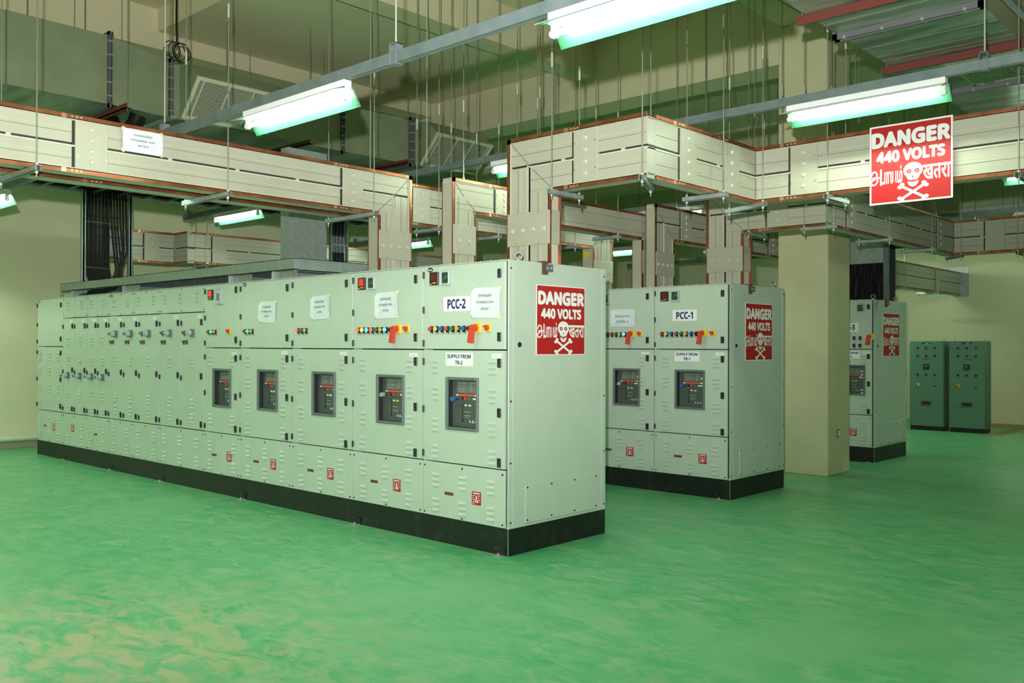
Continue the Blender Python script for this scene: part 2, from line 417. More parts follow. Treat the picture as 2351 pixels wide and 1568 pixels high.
def red_sticker(p, u, z):
    def f():
        mb = MB().box(-.053, .053, -.002, 0, -.055, .055, 'sign_red')
        def q(x0, x1, z0, z1): mb.box(x0, x1, -.0026, -.002, z0, z1, 'white')
        q(-.040, .040, .036, .046)
        for k in range(4): q(-.045, -.015 + (k % 2) * -.006, .020 - k * .017, .025 - k * .017); q(.016, .044 - (k % 2) * .007, .020 - k * .017, .025 - k * .017)
        q(-.006, .006, -.012, .022); q(-.014, -.004, -.035, -.014); q(.004, .016, -.038, -.014); q(-.044, -.022, -.046, -.041); return mb
    place(cached(('warning_sticker',), f), 'warning_sticker', p, (u, 0, z))
def maker_sticker(p, u, z):
    def f():
        mb = MB().box(-.053, .053, -.002, 0, -.013, .013, 'brown')
        for k in range(7): mb.box(-.042 + k * .012, -.034 + k * .012, -.0026, -.002, -.004, .003, 'dull_red')
        return mb
    place(cached(('maker_sticker',), f), 'maker_sticker', p, (u, 0, z))
def logo(p, u, z):
    def f():
        mb = MB(); n = 20
        mb.prism([(.036 * math.cos(2 * math.pi * i / n), .020 * math.sin(2 * math.pi * i / n)) for i in range(n)], lambda a, bb, t: (a, t, bb), -.003, 0, 'black')
        put_text(mb, 'Excel', lambda a, bb: (a, -.0036, bb), 0, 0, .050, .018, 'white', .03); return mb
    place(cached(('oval_badge',), f), 'oval_badge', p, (u, 0, z))
def isolator(p, u, z):
    def f():
        mb = MB().box(-.030, .050, -.030, 0, -.045, .045, 'breaker_frame', .006)
        mb.cyl((0, -.03, 0), (0, -.062, 0), .036, 'meter_frame', 16, .032); mb.box(-.036, .010, -.085, -.062, -.010, .010, 'meter_frame', .004)
        mb.cyl((-.025, -.085, 0), (-.025, -.095, 0), .020, 'breaker_frame', 12); return mb
    place(cached(('isolator_handle',), f), 'isolator_handle', p, (u, 0, z))
G = .005
def leaf(name, parent, x0, x1, z0, z1, lv=(), sc=(), hole=None, hinges=(), latches=(), wd=.082):
    mb = MB()
    if hole:
        hx0, hx1, hz0, hz1 = hole
        mb.box(x0 + G, x1 - G, 0, .022, hz1, z1 - G, 'cabinet'); mb.box(x0 + G, x1 - G, 0, .022, z0 + G, hz0, 'cabinet')
        mb.box(x0 + G, hx0, 0, .022, hz0, hz1, 'cabinet'); mb.box(hx1, x1 - G, 0, .022, hz0, hz1, 'cabinet')
    else: mb.box(x0 + G, x1 - G, 0, .022, z0 + G, z1 - G, 'cabinet', .003)
    for u, z in lv: louvers(mb, u, z, wd)
    screws(mb, sc)
    o = mb.build(name, parent)
    for u, z in hinges: hinge(o, u, z)
    for u, z in latches: latch(o, u, z)
    return o
def carcass(label, X0, X1, Y, group, side=False, anchors=(), eyes=()):
    t = thing('switchgear_cubicle', label, 'switchgear cubicle', (X0, Y, 0), None, group)
    wd = X1 - X0; e = wd - .012 if side else wd
    mb = MB().box(0, e, .115, DEP, PB, H, 'cabinet')
    mb.box(0, .012, .024, .115, PB, H, 'cabinet'); mb.box(e - .012, e, .024, .115, PB, H, 'cabinet')
    mb.box(.012, e - .012, .024, .115, PB, PB + .012, 'cabinet'); mb.box(.012, e - .012, .024, .115, H - .012, H, 'cabinet')
    mb.box(.012, e - .012, .108, .115, PB + .012, H - .012, 'dark')
    mb.box(0, e, .006, .024, H - .006, H, 'cabinet')
    for k in range(int(wd / .12)): mb.cyl((.06 + k * .12, .05, H), (.06 + k * .12, .05, H + .008), .007, 'nut', 6)
    mb.build('body', t)
    pl = MB().box(0, wd - (.004 if side else 0), .008, DEP - .004, 0, PB, 'plinth')
    if side: pl.box(wd - .008, wd - .002, .004, .012, 0, PB, 'steel')
    for u in anchors:
        pl.cyl((u - .05, .008, .055), (u - .05, .002, .055), .008, 'nut', 8)
    po = pl.build('plinth', t)
    for u in anchors:
        MB().box(u - .05, u + .05, -.05, .006, 0, .006, 'galv').box(u - .05, u + .05, 0, .006, .006, .07, 'plinth').cyl((u, -.028, .006), (u, -.028, .022), .011, 'brass', 8).build('anchor_bracket', po)
    if side:
        sp = MB().box(wd - .012, wd, 0, DEP, PB, H, 'cabinet', .004)
        sp.box(wd, wd + .004, .055, .063, PB + .01, H - .01, 'cabinet'); sp.box(wd, wd + .004, DEP - .063, DEP - .055, PB + .01, H - .01, 'cabinet')
        for z in (2.33, 1.71 - .46, .75, .27):
            for y in (.03, DEP - .03): sp.cyl((wd, y, z), (wd + .004, y, z), .008, 'black', 8)
        sp.cyl((wd, .133, 1.71), (wd + .003, .133, 1.71), .022, 'black', 14)
        so = sp.build('side_panel', t)
        ac = MB().box(wd, wd + .010, .20, 1.17, .243, .560, 'cabinet', .003)
        for y in (.225, .53, .84, 1.145):
            for z in (.268, .535): ac.cyl((wd + .010, y, z), (wd + .014, y, z), .008, 'black', 8)
        ac.build('access_cover', so)
        er = MB().box(wd - .05, wd + .018, .405, .470, H, H + .012, 'brown').box(wd + .004, wd + .016, .405, .470, H - .10, H, 'brown').box(wd + .016, wd + .022, .44, .53, H - .075, H - .012, 'flange')
        er.cyl((wd + .022, .455, H - .045), (wd + .026, .455, H - .045), .010, 'nut', 8); er.cyl((wd + .022, .505, H - .045), (wd + .026, .505, H - .045), .010, 'nut', 8)
        er.build('earth_bracket', t)
    for u, y in eyes:
        MB().cyl((u, y, H), (u, y, H + .012), .022, 'steel', 12).ring((u, y, H + .042), (.7, -.7, 0), .030, .008, 'steel').build('lifting_eye', t)
    return t
def panel_bottom(t, x0, x1, z1, cols, stickers=(), mid=True):
    z0 = PB
    lv = [(u, z) for u in cols for z in (.54, .325)]
    s = [(x0 + .03, z0 + .03), (x1 - .03, z0 + .03), (x0 + .03, z1 - .04), (x1 - .03, z1 - .04), ((x0 + x1) / 2, z0 + .02), ((x0 + x1) / 2, z1 - .035)]
    o = leaf('bottom_panel', t, x0, x1, z0, z1, lv, s)
    for k, u, z in stickers:
        (red_sticker if k == 'r' else maker_sticker)(o, u, z)
    return o
ZS, ZT = 1.665, .694      # upper / lower door seam, bottom panel seam
ROW2 = 'green-grey switchgear cubicles of the front row'
ROW1 = 'green-grey switchgear cubicles of the middle row'
COLS8 = ('red', 'yellow', 'blue', 'red', 'green', 'amber', 'blue', 'dark_red')
def incomer(label, X0, X1, Y, group, lamps=COLS8, led=False, names=None, knob='blue', bx=.5, side=False, anchors=(), eyes=(), badge=False, handle=.69, lampx=(.116, .59), meters=True, lz=1.845, cut=False, nu=(.428, .46)):
    wd = X1 - X0; k = wd / 1.03
    t = carcass(label, X0, X1, Y, group, side, anchors, eyes)
    rt_ = wd - (.03 if side else 0)
    up_ = leaf('upper_door', t, 0, rt_, ZS, H - .008, hinges=[(.013, z) for z in (2.318, 2.012, 1.72)], latches=[(.932 * k, 2.29), (.932 * k, 1.772)])
    mb = MB()
    if meters: digital_meter(up_, .150 * k, 2.282, led); relay_meter(up_, .302 * k, 2.282)
    if badge: logo(up_, .091, 2.361)
    if not cut:
        for i, cc in enumerate(lamps): lamp(up_, (lampx[0] + (lampx[1] - lampx[0]) * i / (len(lamps) - 1)) * k, lz, cc)
    else:
        for u, z, cc in lamps: lamp(up_, u, z, cc)
    if handle: rotary_handle(up_, handle * k, lz + .004)
    if handle and not cut: selector(up_, (handle + .115) * k, lz + .004)
    if handle and not cut:
        for i in range(4): place(cached(('blanking_plug',), lambda: MB().cyl((0, -.008, 0), (0, 0, 0), .012, 'cabinet', 10)), 'blanking_plug', up_, ((.25 + i * .07) * k, 0, 1.762))
    if names:
        plate(up_, nu[0] * k, 2.055 if not cut else 1.99, .325, .128, [(names[0], 0, .225, .085, .035)])
    bw, bh = .394, .45; u0 = .498 * k if bx is None else bx
    lo = leaf('lower_door', t, 0, rt_, ZT, ZS, [(u * k, z) for u in (.163, .85) for z in (1.523, 1.292, 1.018, .787)], hole=(u0 - bw / 2 + .01, u0 + bw / 2 - .01, 1.207 - bh / 2 + .01, 1.207 + bh / 2 - .01),
              hinges=[(.014, z) for z in (1.56, 1.145, .76)], latches=[(.933 * k, z) for z in (1.558, 1.154, .748)])
    breaker(lo, u0, 1.207, bw, bh, knob)
    tagplate(lo, .90 * k, 1.615)
    if names: plate(lo, nu[1] * k, 1.583, .33, .115, [(names[1], .026, .285, .034, .03), (names[2], -.027, .092, .034, .03)])
    panel_bottom(t, 0, rt_, ZT, [u * k for u in (.173, .505, .838)], [('m', .339 * k, .432), ('r', .672 * k, .430)])
    return t
# front row (PCC-2)
incomer('right-end front-row cubicle lettered PCC-2 and SUPPLY FROM TR-2, with the side DANGER sign', -1.03, 0, 0, ROW2, names=('PCC-2', 'SUPPLY FROM', 'TR-2'), side=True, anchors=(.95,), eyes=((.99, .16),), badge=True)
incomer('front-row cubicle with red lit display, lit lamps and red lever, beside the PCC-2 cubicle', -2.04, -1.03, 0, ROW2,
        lamps=('red_on', 'amber_on', 'blue_on', 'red_on', 'green', 'amber', 'blue_on', 'dark_red'), led=True, knob='nut', bx=.567, handle=.70, lampx=(.107, .585), anchors=(.075,))
def feeder(label, X0, X1, lamps, badge=False, anchors=()):
    t = carcass(label, X0, X1, 0, ROW2, anchors=anchors)
    wd = X1 - X0
    u = leaf('upper_door', t, 0, wd, ZS, H - .008, hinges=[(.013, z) for z in (2.318, 2.012, 1.72)], latches=[(.923, 2.297), (.923, 1.775)])
    for i, cc in enumerate(lamps): lamp(u, .118 + .068 * i, 1.85, cc)
    if badge: logo(u, .087, 2.362)
    lo = leaf('lower_door', t, 0, wd, ZT, ZS, [(p, z) for p in (.165, .85) for z in (1.523, 1.292, 1.018, .787)], hole=(.37, .75, 1.005, 1.432),
              hinges=[(.014, z) for z in (1.56, 1.145, .76)], latches=[(.923, z) for z in (1.558, 1.154, .748)])
    breaker(lo, .56, 1.218, .39, .44, None, False); tagplate(lo, .875, 1.62)
    panel_bottom(t, 0, wd, ZT, (.173, .505, .838), [('m', .335, .438), ('r', .669, .436)])
    return t
feeder('front-row cubicle third from its right end, with one lit red lamp and a taped notice', -3.06, -2.04, ('red_on', 'green', 'amber'))
feeder('front-row cubicle with an oval badge, one lit green lamp and a taped notice', -4.07, -3.06, ('dull_red', 'green_on', 'amber'), True, (.075,))
t = carcass('narrow front-row cubicle with a red lit display, a grey relay and a small breaker window', -4.85, -4.07, 0, ROW2)
u = leaf('upper_door', t, 0, .78, ZS, H - .008, hinges=[(.013, z) for z in (2.318, 2.012, 1.72)], latches=[(.692, 2.317), (.692, 1.756)])
digital_meter(u, .141, 2.278, True); relay_meter(u, .336, 2.254, True); selector(u, .554, 1.853)
for i, cc in enumerate(('dull_red', 'green_on', 'amber')): lamp(u, .112 + .068 * i, 1.85, cc)
lo = leaf('lower_door', t, 0, .78, ZT, ZS, [(p, z) for p in (.135, .62) for z in (1.523, .85)], hole=(.21, .585, 1.0, 1.42), hinges=[(.014, z) for z in (1.56, 1.145, .76)], latches=[(.692, z) for z in (1.55, 1.12, .76)])
breaker(lo, .397, 1.21, .395, .44, None); tagplate(lo, .655, 1.60)
panel_bottom(t, 0, .78, ZT, (.13, .65), [('m', .226, .436), ('r', .553, .441)])
def tall(label, X0, X1, splits, tops, mode, stick=(), badge=False, anchors=(), bots=None):
    t = carcass(label, X0, X1, 0, ROW2, anchors=anchors); wd = X1 - X0
    zt = 2.085
    for i in range(len(tops) - 1):
        a, bb = tops[i] - X0, tops[i + 1] - X0
        cols = (a + .2 * (bb - a), a + .78 * (bb - a)) if bb - a < .95 else (a + .12 * (bb - a), a + .47 * (bb - a), a + .84 * (bb - a))
        o = leaf('top_panel', t, a, bb, zt, H - .008, [(c_, 2.265) for c_ in cols], [(a + .03, zt + .03), (bb - .03, zt + .03), (a + .03, H - .04), (bb - .03, H - .04), ((a + bb) / 2, H - .03), ((a + bb) / 2, zt + .02)])
        if badge and i == 0: logo(o, .08, 2.355)
    for i in range(len(splits) - 1):
        a, bb = splits[i] - X0, splits[i + 1] - X0; m = (a + bb) / 2
        zl = (1.49, 1.0, .83) if mode == 'b' else (1.75, 1.47, .99, .76)
        o = leaf('tall_door', t, a, bb, ZT, zt, [(m - .02, z) for z in zl], hinges=[(a + .012, z) for z in (1.96, 1.30, .76)], latches=[(bb - .075, z) for z in (1.965, 1.33, .765)])
        tagplate(o, bb - .13, 2.035, .10)
        if mode == 'b':
            isolator(o, m - .01, 1.842); lamp(o, a + .085, 1.845, 'dull_red'); push_button(o, a + .07, 1.738, 'green'); push_button(o, a + .14, 1.738, 'dull_red')
        else: isolator(o, m - .02, 1.25)
    bs = bots or tops
    for i in range(len(bs) - 1):
        a, bb = bs[i] - X0, bs[i + 1] - X0
        cols = (a + .2 * (bb - a), a + .78 * (bb - a)) if bb - a < .95 else (a + .12 * (bb - a), a + .47 * (bb - a), a + .84 * (bb - a))
        panel_bottom(t, a, bb, ZT, cols, stick if i == 0 else ())
    return t
tall('front-row cubicle with two tall doors and round rotary isolators at eye level', -5.97, -4.85, (-5.97, -5.418, -4.85), (-5.97, -4.85), 'b', anchors=(.075,))
tall('front-row cubicle with three tall doors and isolators at eye level, and an oval badge', -7.44, -5.97, (-7.44, -6.98, -6.536, -5.97), (-7.44, -6.70, -5.97), 'b', badge=True, anchors=(.1,))
tall('front-row cubicle with two narrow doors and low isolators, next to the three-door cubicle', -8.15, -7.44, (-8.15, -7.79, -7.44), (-8.15, -7.44), 'a', [('m', .30, .45)])
tall('front-row cubicle with two narrow doors and low isolators, beside the far-end cubicle', -9.0, -8.15, (-9.0, -8.58, -8.15), (-9.0, -8.15), 'a', [('r', .36, .49)], anchors=(.08,))
t = carcass('far left-end front-row cubicle with a plain upper door and rows of louvers below', -10.0, -9.0, 0, ROW2, eyes=((.3, .25),))
u = leaf('upper_door', t, 0, 1.0, ZS, H - .008, hinges=[(.013, z) for z in (2.30, 2.0, 1.74)], latches=[(.92, 2.285), (.92, 1.78)]); logo(u, .075, 2.357)
leaf('lower_door', t, 0, 1.0, ZT, ZS, [(p, z) for p in (.13, .48, .83) for z in (1.52, 1.30, 1.04, .83)], hinges=[(.013, z) for z in (1.58, 1.17, .78)], latches=[(.92, z) for z in (1.57, 1.18, .78)])
panel_bottom(t, 0, 1.0, ZT, (.13, .48, .83), [('m', .33, .46), ('r', .66, .46)])
# middle row (PCC-1)
Y1, X1_ = 3.654, -.06
incomer('right-end middle-row cubicle lettered PCC-1 and SUPPLY FROM TR-1', X1_ - 1.0, X1_, Y1, ROW1, names=('PCC-1', 'SUPPLY FROM', 'TR-1'), side=True, anchors=(.88,), eyes=((.95, 1.1),), bx=.487)
incomer('middle-row cubicle with a sheet about the 3200A section, beside the PCC-1 cubicle', X1_ - 2.0, X1_ - 1.0, Y1, ROW1,
        lamps=('red', 'amber', 'blue', 'red', 'green', 'amber', 'blue_on', 'dark_red'), led=True, knob='nut', bx=.605, handle=.71, lampx=(.2, .66), anchors=(.075,))
t = carcass('plain middle-row cubicle mostly hidden behind the front row, under a busbar drop', X1_ - 3.0, X1_ - 2.0, Y1, ROW1)
leaf('upper_door', t, 0, 1.0, ZS, H - .008, latches=[(.92, 2.29), (.92, 1.77)]); leaf('lower_door', t, 0, 1.0, ZT, ZS, [(p, z) for p in (.165, .85) for z in (1.52, 1.29, 1.02, .79)], latches=[(.92, 1.55), (.92, .75)])
panel_bottom(t, 0, 1.0, ZT, (.173, .505, .838))
# back row (PCC-3)
Y3, X3_ = 8.04, -.17
incomer('back-row cubicle lettered PCC-3, half hidden behind the concrete column', X3_ - .9, X3_, Y3, None, lamps=((.60, 1.835, 'blue'), (.69, 1.835, 'dull_red'), (.60, 1.68 + .045, 'dark_red'), (.69, 1.725, 'dark_red')),
        names=('PCC-3', 'SUPPLY FROM', 'TR-3'), side=True, anchors=(.82,), eyes=((.86, .06), (.86, .95)), cut=True, bx=.57, handle=.97, knob=None, meters=False, nu=(.575, .60))
pu = [o for o in bpy.data.objects if o.name.startswith('upper_door')][-1]
relay_meter(pu, .70, 2.275)

# ------------------------------------------------------------------ signs and papers
def skull(mb, fn, s, cx, cy):
    def P(poly, m, lift): mb.add([fn(cx + a * s, cy + bb * s, lift) for a, bb in poly], [tuple(range(len(poly)))], m)
    def ell(x, y, a, bb, n=18): return [(x + a * math.cos(2 * math.pi * i / n), y + bb * math.sin(2 * math.pi * i / n)) for i in range(n)]
    P(ell(0, .40, .335, .36, 28), 'white', .0010)
    P([(-.27, .28), (-.20, .02), (-.10, -.06), (.10, -.06), (.20, .02), (.27, .28)], 'white', .0012)
    for sx in (-1, 1):
        P(ell(sx * .135, .36, .085, .10), 'sign_red', .0016); P(ell(sx * .135, .36, .030, .035, 10), 'white', .0018) if s > .22 else None
    P([(-.035, .06), (0, .19), (.035, .06)], 'sign_red', .0016)
    jaw = [(-.20, -.08), (-.13, -.12), (0, -.15), (.13, -.12), (.20, -.08), (.17, -.22), (.09, -.33), (0, -.36), (-.09, -.33), (-.17, -.22)]
    P(jaw, 'white', .0012); P([(-.10, -.165), (0, -.195), (.10, -.165), (.08, -.195), (0, -.225), (-.08, -.195)], 'sign_red', .0016)
    for k, sx in enumerate((-1, 1)):
        a = Vector((-.42 * sx, -.28)); bb = Vector((.42 * sx, -.90)); d = (bb - a).normalized(); n = Vector((-d.y, d.x))
        P([tuple(a + n * .055), tuple(a - n * .055), tuple(bb - n * .055), tuple(bb + n * .055)], 'white', .0014 + k * .0001)
        for e in (a, bb):
            for q in (-1, 1): P(ell(*(e + n * q * .072), .085, .085, 14), 'white', .0015 + k * .0001)
def strokes(mb, pts, fn, u0, v0, w, h, wd):
    """a round-jointed pen line through pts (unit box placed at u0, v0, size w x h)"""
    for k in range(len(pts)):
        x, y = pts[k]; lift = Vector((0, .0008 + k * 3e-5, 0))
        mb.add([Vector(fn(u0 + (x + wd / 2 * math.cos(i * math.pi / 5)) * w, v0 + (y + wd / 2 * math.sin(i * math.pi / 5)) * h)) - lift for i in range(10)], [tuple(range(10))], 'white')
        if k + 1 < len(pts):
            a = Vector(pts[k]); b = Vector(pts[k + 1]); d = (b - a).normalized(); n = Vector((-d.y, d.x)) * wd / 2; lift = lift + Vector((0, 1.5e-5, 0))
            mb.add([Vector(fn(u0 + p.x * w, v0 + p.y * h)) - lift for p in (a + n, a - n, b - n, b + n)], [(0, 1, 2, 3)], 'white')
def danger_sign(label, loc, rotz, wd, ht, thick=.004, border=.008):
    t = thing('danger_sign', label, 'danger sign', loc, (0, 0, rotz))
    MB().box(-wd / 2, wd / 2, 0, thick, 0, ht, 'white').box(-wd / 2 + border, wd / 2 - border, -.001, 0, border, ht - border, 'sign_red').build('board', t)
    mb = MB(); f0 = lambda a, bb: (a, -.0020, bb)
    put_text(mb, 'DANGER', f0, 0, ht * .815, wd * .95, ht * .20, 'white', .05)
    put_text(mb, '440 VOLTS', f0, 0, ht * .595, wd * .83, ht * .150, 'white', .045)
    put_text(mb, 'பாயம்', f0, -wd * .225, ht * .36, wd * .27, ht * .22, 'white', .026)
    strokes(mb, ((.06, .62), (.12, .80), (.28, .90), (.46, .84), (.54, .66), (.48, .44), (.34, .30), (.16, .24), (.03, .12), (.06, -.06), (.22, -.14), (.42, -.08), (.56, .10), (.60, .36)), f0, -wd * .485, ht * .275, wd * .15, ht * .165, .13)
    strokes(mb, ((.14, .42), (.86, .42)), f0, -wd * .485, ht * .275, wd * .15, ht * .165, .12); strokes(mb, ((.86, .98), (.86, -.16)), f0, -wd * .485, ht * .275, wd * .15, ht * .165, .15)
    put_text(mb, 'खतरा', f0, wd * .315, ht * .345, wd * .325, ht * .185, 'white', .022)
    mb.build('lettering', t)
    k = MB(); skull(k, lambda a, bb, l: (wd * .037 + a, -.0020 - l, ht * (.283 + .272 * bb / (wd * .346))), wd * .346, 0, 0)
    k.build('skull_emblem', t)
    return t
danger_sign('red DANGER 440 VOLTS sign on the near end panel of the PCC-2 row', (.0052, .66, 1.622), R(90), .65, .592)
danger_sign('red DANGER 440 VOLTS sign with white skull on the end panel of the PCC-1 row', (X1_ + .0052, Y1 + .653, 1.54), R(90), .64, .657)
danger_sign('small-looking red DANGER sign on the end panel of the PCC-3 cubicle behind the column', (X3_ + .0052, Y3 + .652, 1.558), R(90), .655, .651)
danger_sign('red DANGER 440 VOLTS board hanging high on the overhead busbar duct at right', (2.35, 2.262, 2.882), 0, .655, .653, .006, .014)

def notice(label, loc, rotz, wd, ht, lines, tapes=True, ang=0, tsize=None, group=None):
    t = thing('paper_notice', label, 'paper notice', loc, (0, ang, rotz), group)
    n = 6; vs = []; fs = []
    for j in range(n + 1):
        for i in range(n + 1):
            a = (i / n - .5) * wd; bb = (j / n - .5) * ht
            curl = -.004 - .003 * math.sin(i * 1.9 + j) ** 2 - (.006 if (i in (0, n) and j not in (0, n)) else 0)
            vs.append((a, curl, bb))
    fs = [(j * (n + 1) + i, j * (n + 1) + i + 1, (j + 1) * (n + 1) + i + 1, (j + 1) * (n + 1) + i) for j in range(n) for i in range(n)]
    mb = MB(); mb.add(vs, fs, 'paper'); o = mb.build('sheet', t)
    sl = o.modifiers.new('thick', 'SOLIDIFY'); sl.thickness = .0006
    tx = MB()
    for s_, cy, tw, th in lines: put_text(tx, s_, lambda a, bb: (a, -.0155, bb), 0, cy * ht, tw * wd, th * ht, 'ink', .022)
    tx.build('lettering', t)
    if tapes:
        for sx in (-1, 1):
            for sz in (-1, 1):
                tp = MB(); d = .030; x = sx * wd / 2; z = sz * ht / 2
                q = [(x - sx * d * .9, -.0125, z - sz * .002), (x - sx * .002, -.0125, z - sz * d * .9), (x + sx * d * .45, -.001, z - sz * d * .2), (x - sx * d * .2, -.001, z + sz * d * .45)]
                tp.add(q, [(0, 1, 2, 3)], 'tape'); tp.build('tape', t)
    return t
DL = (('DANGER', .24, .46, .085), ('POWER ON', .02, .58, .085), ('415V', -.20, .28, .085))
notice('white DANGER POWER ON 415V sheet taped beside the PCC-2 plate', (-.252, -.001, 2.055), 0, .33, .25, DL, ang=R(1))
notice('white DANGER POWER ON 415V sheet taped below the lit red display of the second cubicle', (-1.533, -.001, 2.070), 0, .33, .24, DL, ang=R(-1))
notice('white DANGER POWER ON 415V sheet on the cubicle with one lit red lamp', (-2.564, -.001, 2.077), 0, .316, .235, DL, ang=R(-1.5))
notice('white DANGER POWER ON 415V sheet on the oval-badge cubicle, lowest of the taped sheets', (-3.52, -.001, 2.053), 0, .335, .225, DL, ang=R(1))
notice('white DANGER POWER ON 415V sheet taped high on the overhead busbar duct at left', (-2.188, -2.0, 3.337), R(90), .33, .185, DL, ang=R(0))
notice('white typed 3200A SECTION sheet on the middle-row cubicle beside PCC-1', (-1.51, Y1 - .001, 2.04), 0, .36, .21, (('3200A (DG I/C)', .1, .62, .12), ('SECTION - 6', -.2, .5, .12)), tapes=False)

# ------------------------------------------------------------------ overhead busbar ducts
def axbox(mb, ax, l0, l1, w0, w1, t0, t1, m, c=0):
    d = {ax[0]: (l0, l1), ax[1]: (w0, w1), ax[2]: (t0, t1)}
    mb.box(*d['x'], *d['y'], *d['z'], m, c)
def axpt(ax, l, w_, t_):
    d = {ax[0]: l, ax[1]: w_, ax[2]: t_}; return (d['x'], d['y'], d['z'])
CS = .034
def duct(p, ax, l0, l1, w0, w1, t0, t1, joints=(), lo=None, hi=None, slit=True, top=None, bot=None, rails=None):
    """one straight run: ax = (length, width, thickness) axes; lo/hi = length ranges of the two half casings"""
    lo = lo or (l0, l1); hi = hi or (l0, l1); b0, b1 = w0 + CS, w1 - CS; mid = (b0 + b1) / 2; g = .009
    mb = MB()
    axbox(mb, ax, l0 + .004, l1 - .004, b0 + .012, b1 - .012, t0 + .022, t1 - .022, 'dark')
    for (a, bb), (r0, r1) in ((lo, (b0, mid - g)), (hi, (mid + g, b1))):
        if slit: axbox(mb, ax, a, bb, r0, r1, t0 + .008, t1 - .008, 'duct_paint', .003)
        for q in (.42, .58):
            axbox(mb, ax, a + .01, bb - .01, r0 + (r1 - r0) * q, r0 + (r1 - r0) * q + .004, t0 + .0055, t1 - .0055, 'duct_seam' if q < .5 else 'duct_rail')
    if not slit: axbox(mb, ax, l0, l1, b0, b1, t0 + .008, t1 - .008, 'duct_paint', .003)
    else:
        a, bb = rails or lo
        axbox(mb, ax, a, bb, mid - g - .014, mid - g, t0 - .001, t1 + .001, 'duct_rail')
        k = a + .35
        while k < bb - .2: axbox(mb, ax, k, k + .035, mid - g, mid + g, t0 + .010, t1 - .010, 'duct_rail'); k += .62
    la, lb = (bot or (l0, l1)); ha, hb = (top or (l0, l1))
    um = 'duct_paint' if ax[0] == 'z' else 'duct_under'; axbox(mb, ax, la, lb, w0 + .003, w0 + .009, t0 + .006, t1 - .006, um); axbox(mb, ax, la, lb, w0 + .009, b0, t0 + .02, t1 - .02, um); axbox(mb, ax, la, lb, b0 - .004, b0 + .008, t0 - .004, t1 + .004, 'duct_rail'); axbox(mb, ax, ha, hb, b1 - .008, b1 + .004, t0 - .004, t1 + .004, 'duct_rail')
    mb.build('casing', p)
    for (a, bb), (c0, c1) in (((la, lb), (w0, b0 + .002)), ((ha, hb), (b1 - .002, w1))):
        if bb - a < .02: continue
        for t_, dd in ((t0, -1), (t1, 1)):
            cb = MB(); axbox(cb, ax, a, bb, c0, c1, t_ - .004 * (dd > 0) - .004 * (dd < 0), t_ + .004, 'copper')
            for j in joints:
                for k in range(3):
                    jj = j - .15 + k * .035
                    if a < jj < bb: cb.cyl(axpt(ax, jj, (c0 + c1) / 2, t_), axpt(ax, jj, (c0 + c1) / 2, t_ + dd * .012), .008, 'brass', 8)
                if a < j - .20 < bb: axbox(cb, ax, j - .225, j - .19, c0 + .002, c1 - .002, t_ - .006, t_ + .006, 'copper_bright')
            cb.build('copper_bar', p)
    for j in joints:
        jc = MB(); h = .125
        axbox(jc, ax, j - h, j + h, b0 + .006, b1 - .006, t0 - .006, t1 + .006, 'duct_paint', .003)
        axbox(jc, ax, j - h - .02, j - h - .0005, b0 + .012, b1 - .012, t0 + .003, t1 - .003, 'dark')
        for q in (.17, .39, .61, .83):
            ww = b0 + (b1 - b0) * q
            for t_, dd in ((t0 - .006, -1), (t1 + .006, 1)): jc.cyl(axpt(ax, j, ww, t_), axpt(ax, j, ww, t_ + dd * .012), .021, 'duct_rail', 14, .014)
        for q in (.25, .75):
            for sx in (-1, 1):
                for t_, dd in ((t0 - .006, -1), (t1 + .006, 1)): jc.cyl(axpt(ax, j + sx * .108, b0 + (b1 - b0) * q, t_), axpt(ax, j + sx * .108, b0 + (b1 - b0) * q, t_ + dd * .008), .008, 'brass', 8)
        jc.build('joint_cover', p)
def mitre(p, ax, a, b, t0, t1):
    """thin fold line across an elbow, both faces"""
    (l0, w0_), (l1, w1_) = a, b; d = Vector((l1 - l0, w1_ - w0_)); n = Vector((-d.y, d.x)).normalized() * .0035
    mb = MB(); q = [(l0 + n.x, w0_ + n.y), (l0 - n.x, w0_ - n.y), (l1 - n.x, w1_ - n.y), (l1 + n.x, w1_ + n.y)]
    for t_, dd in ((t0 + .008, -1), (t1 - .008, 1)): mb.prism(q, lambda a_, b_, t: axpt(ax, a_, b_, t), t_, t_ + dd * .003, 'duct_seam')
    mb.build('fold', p)
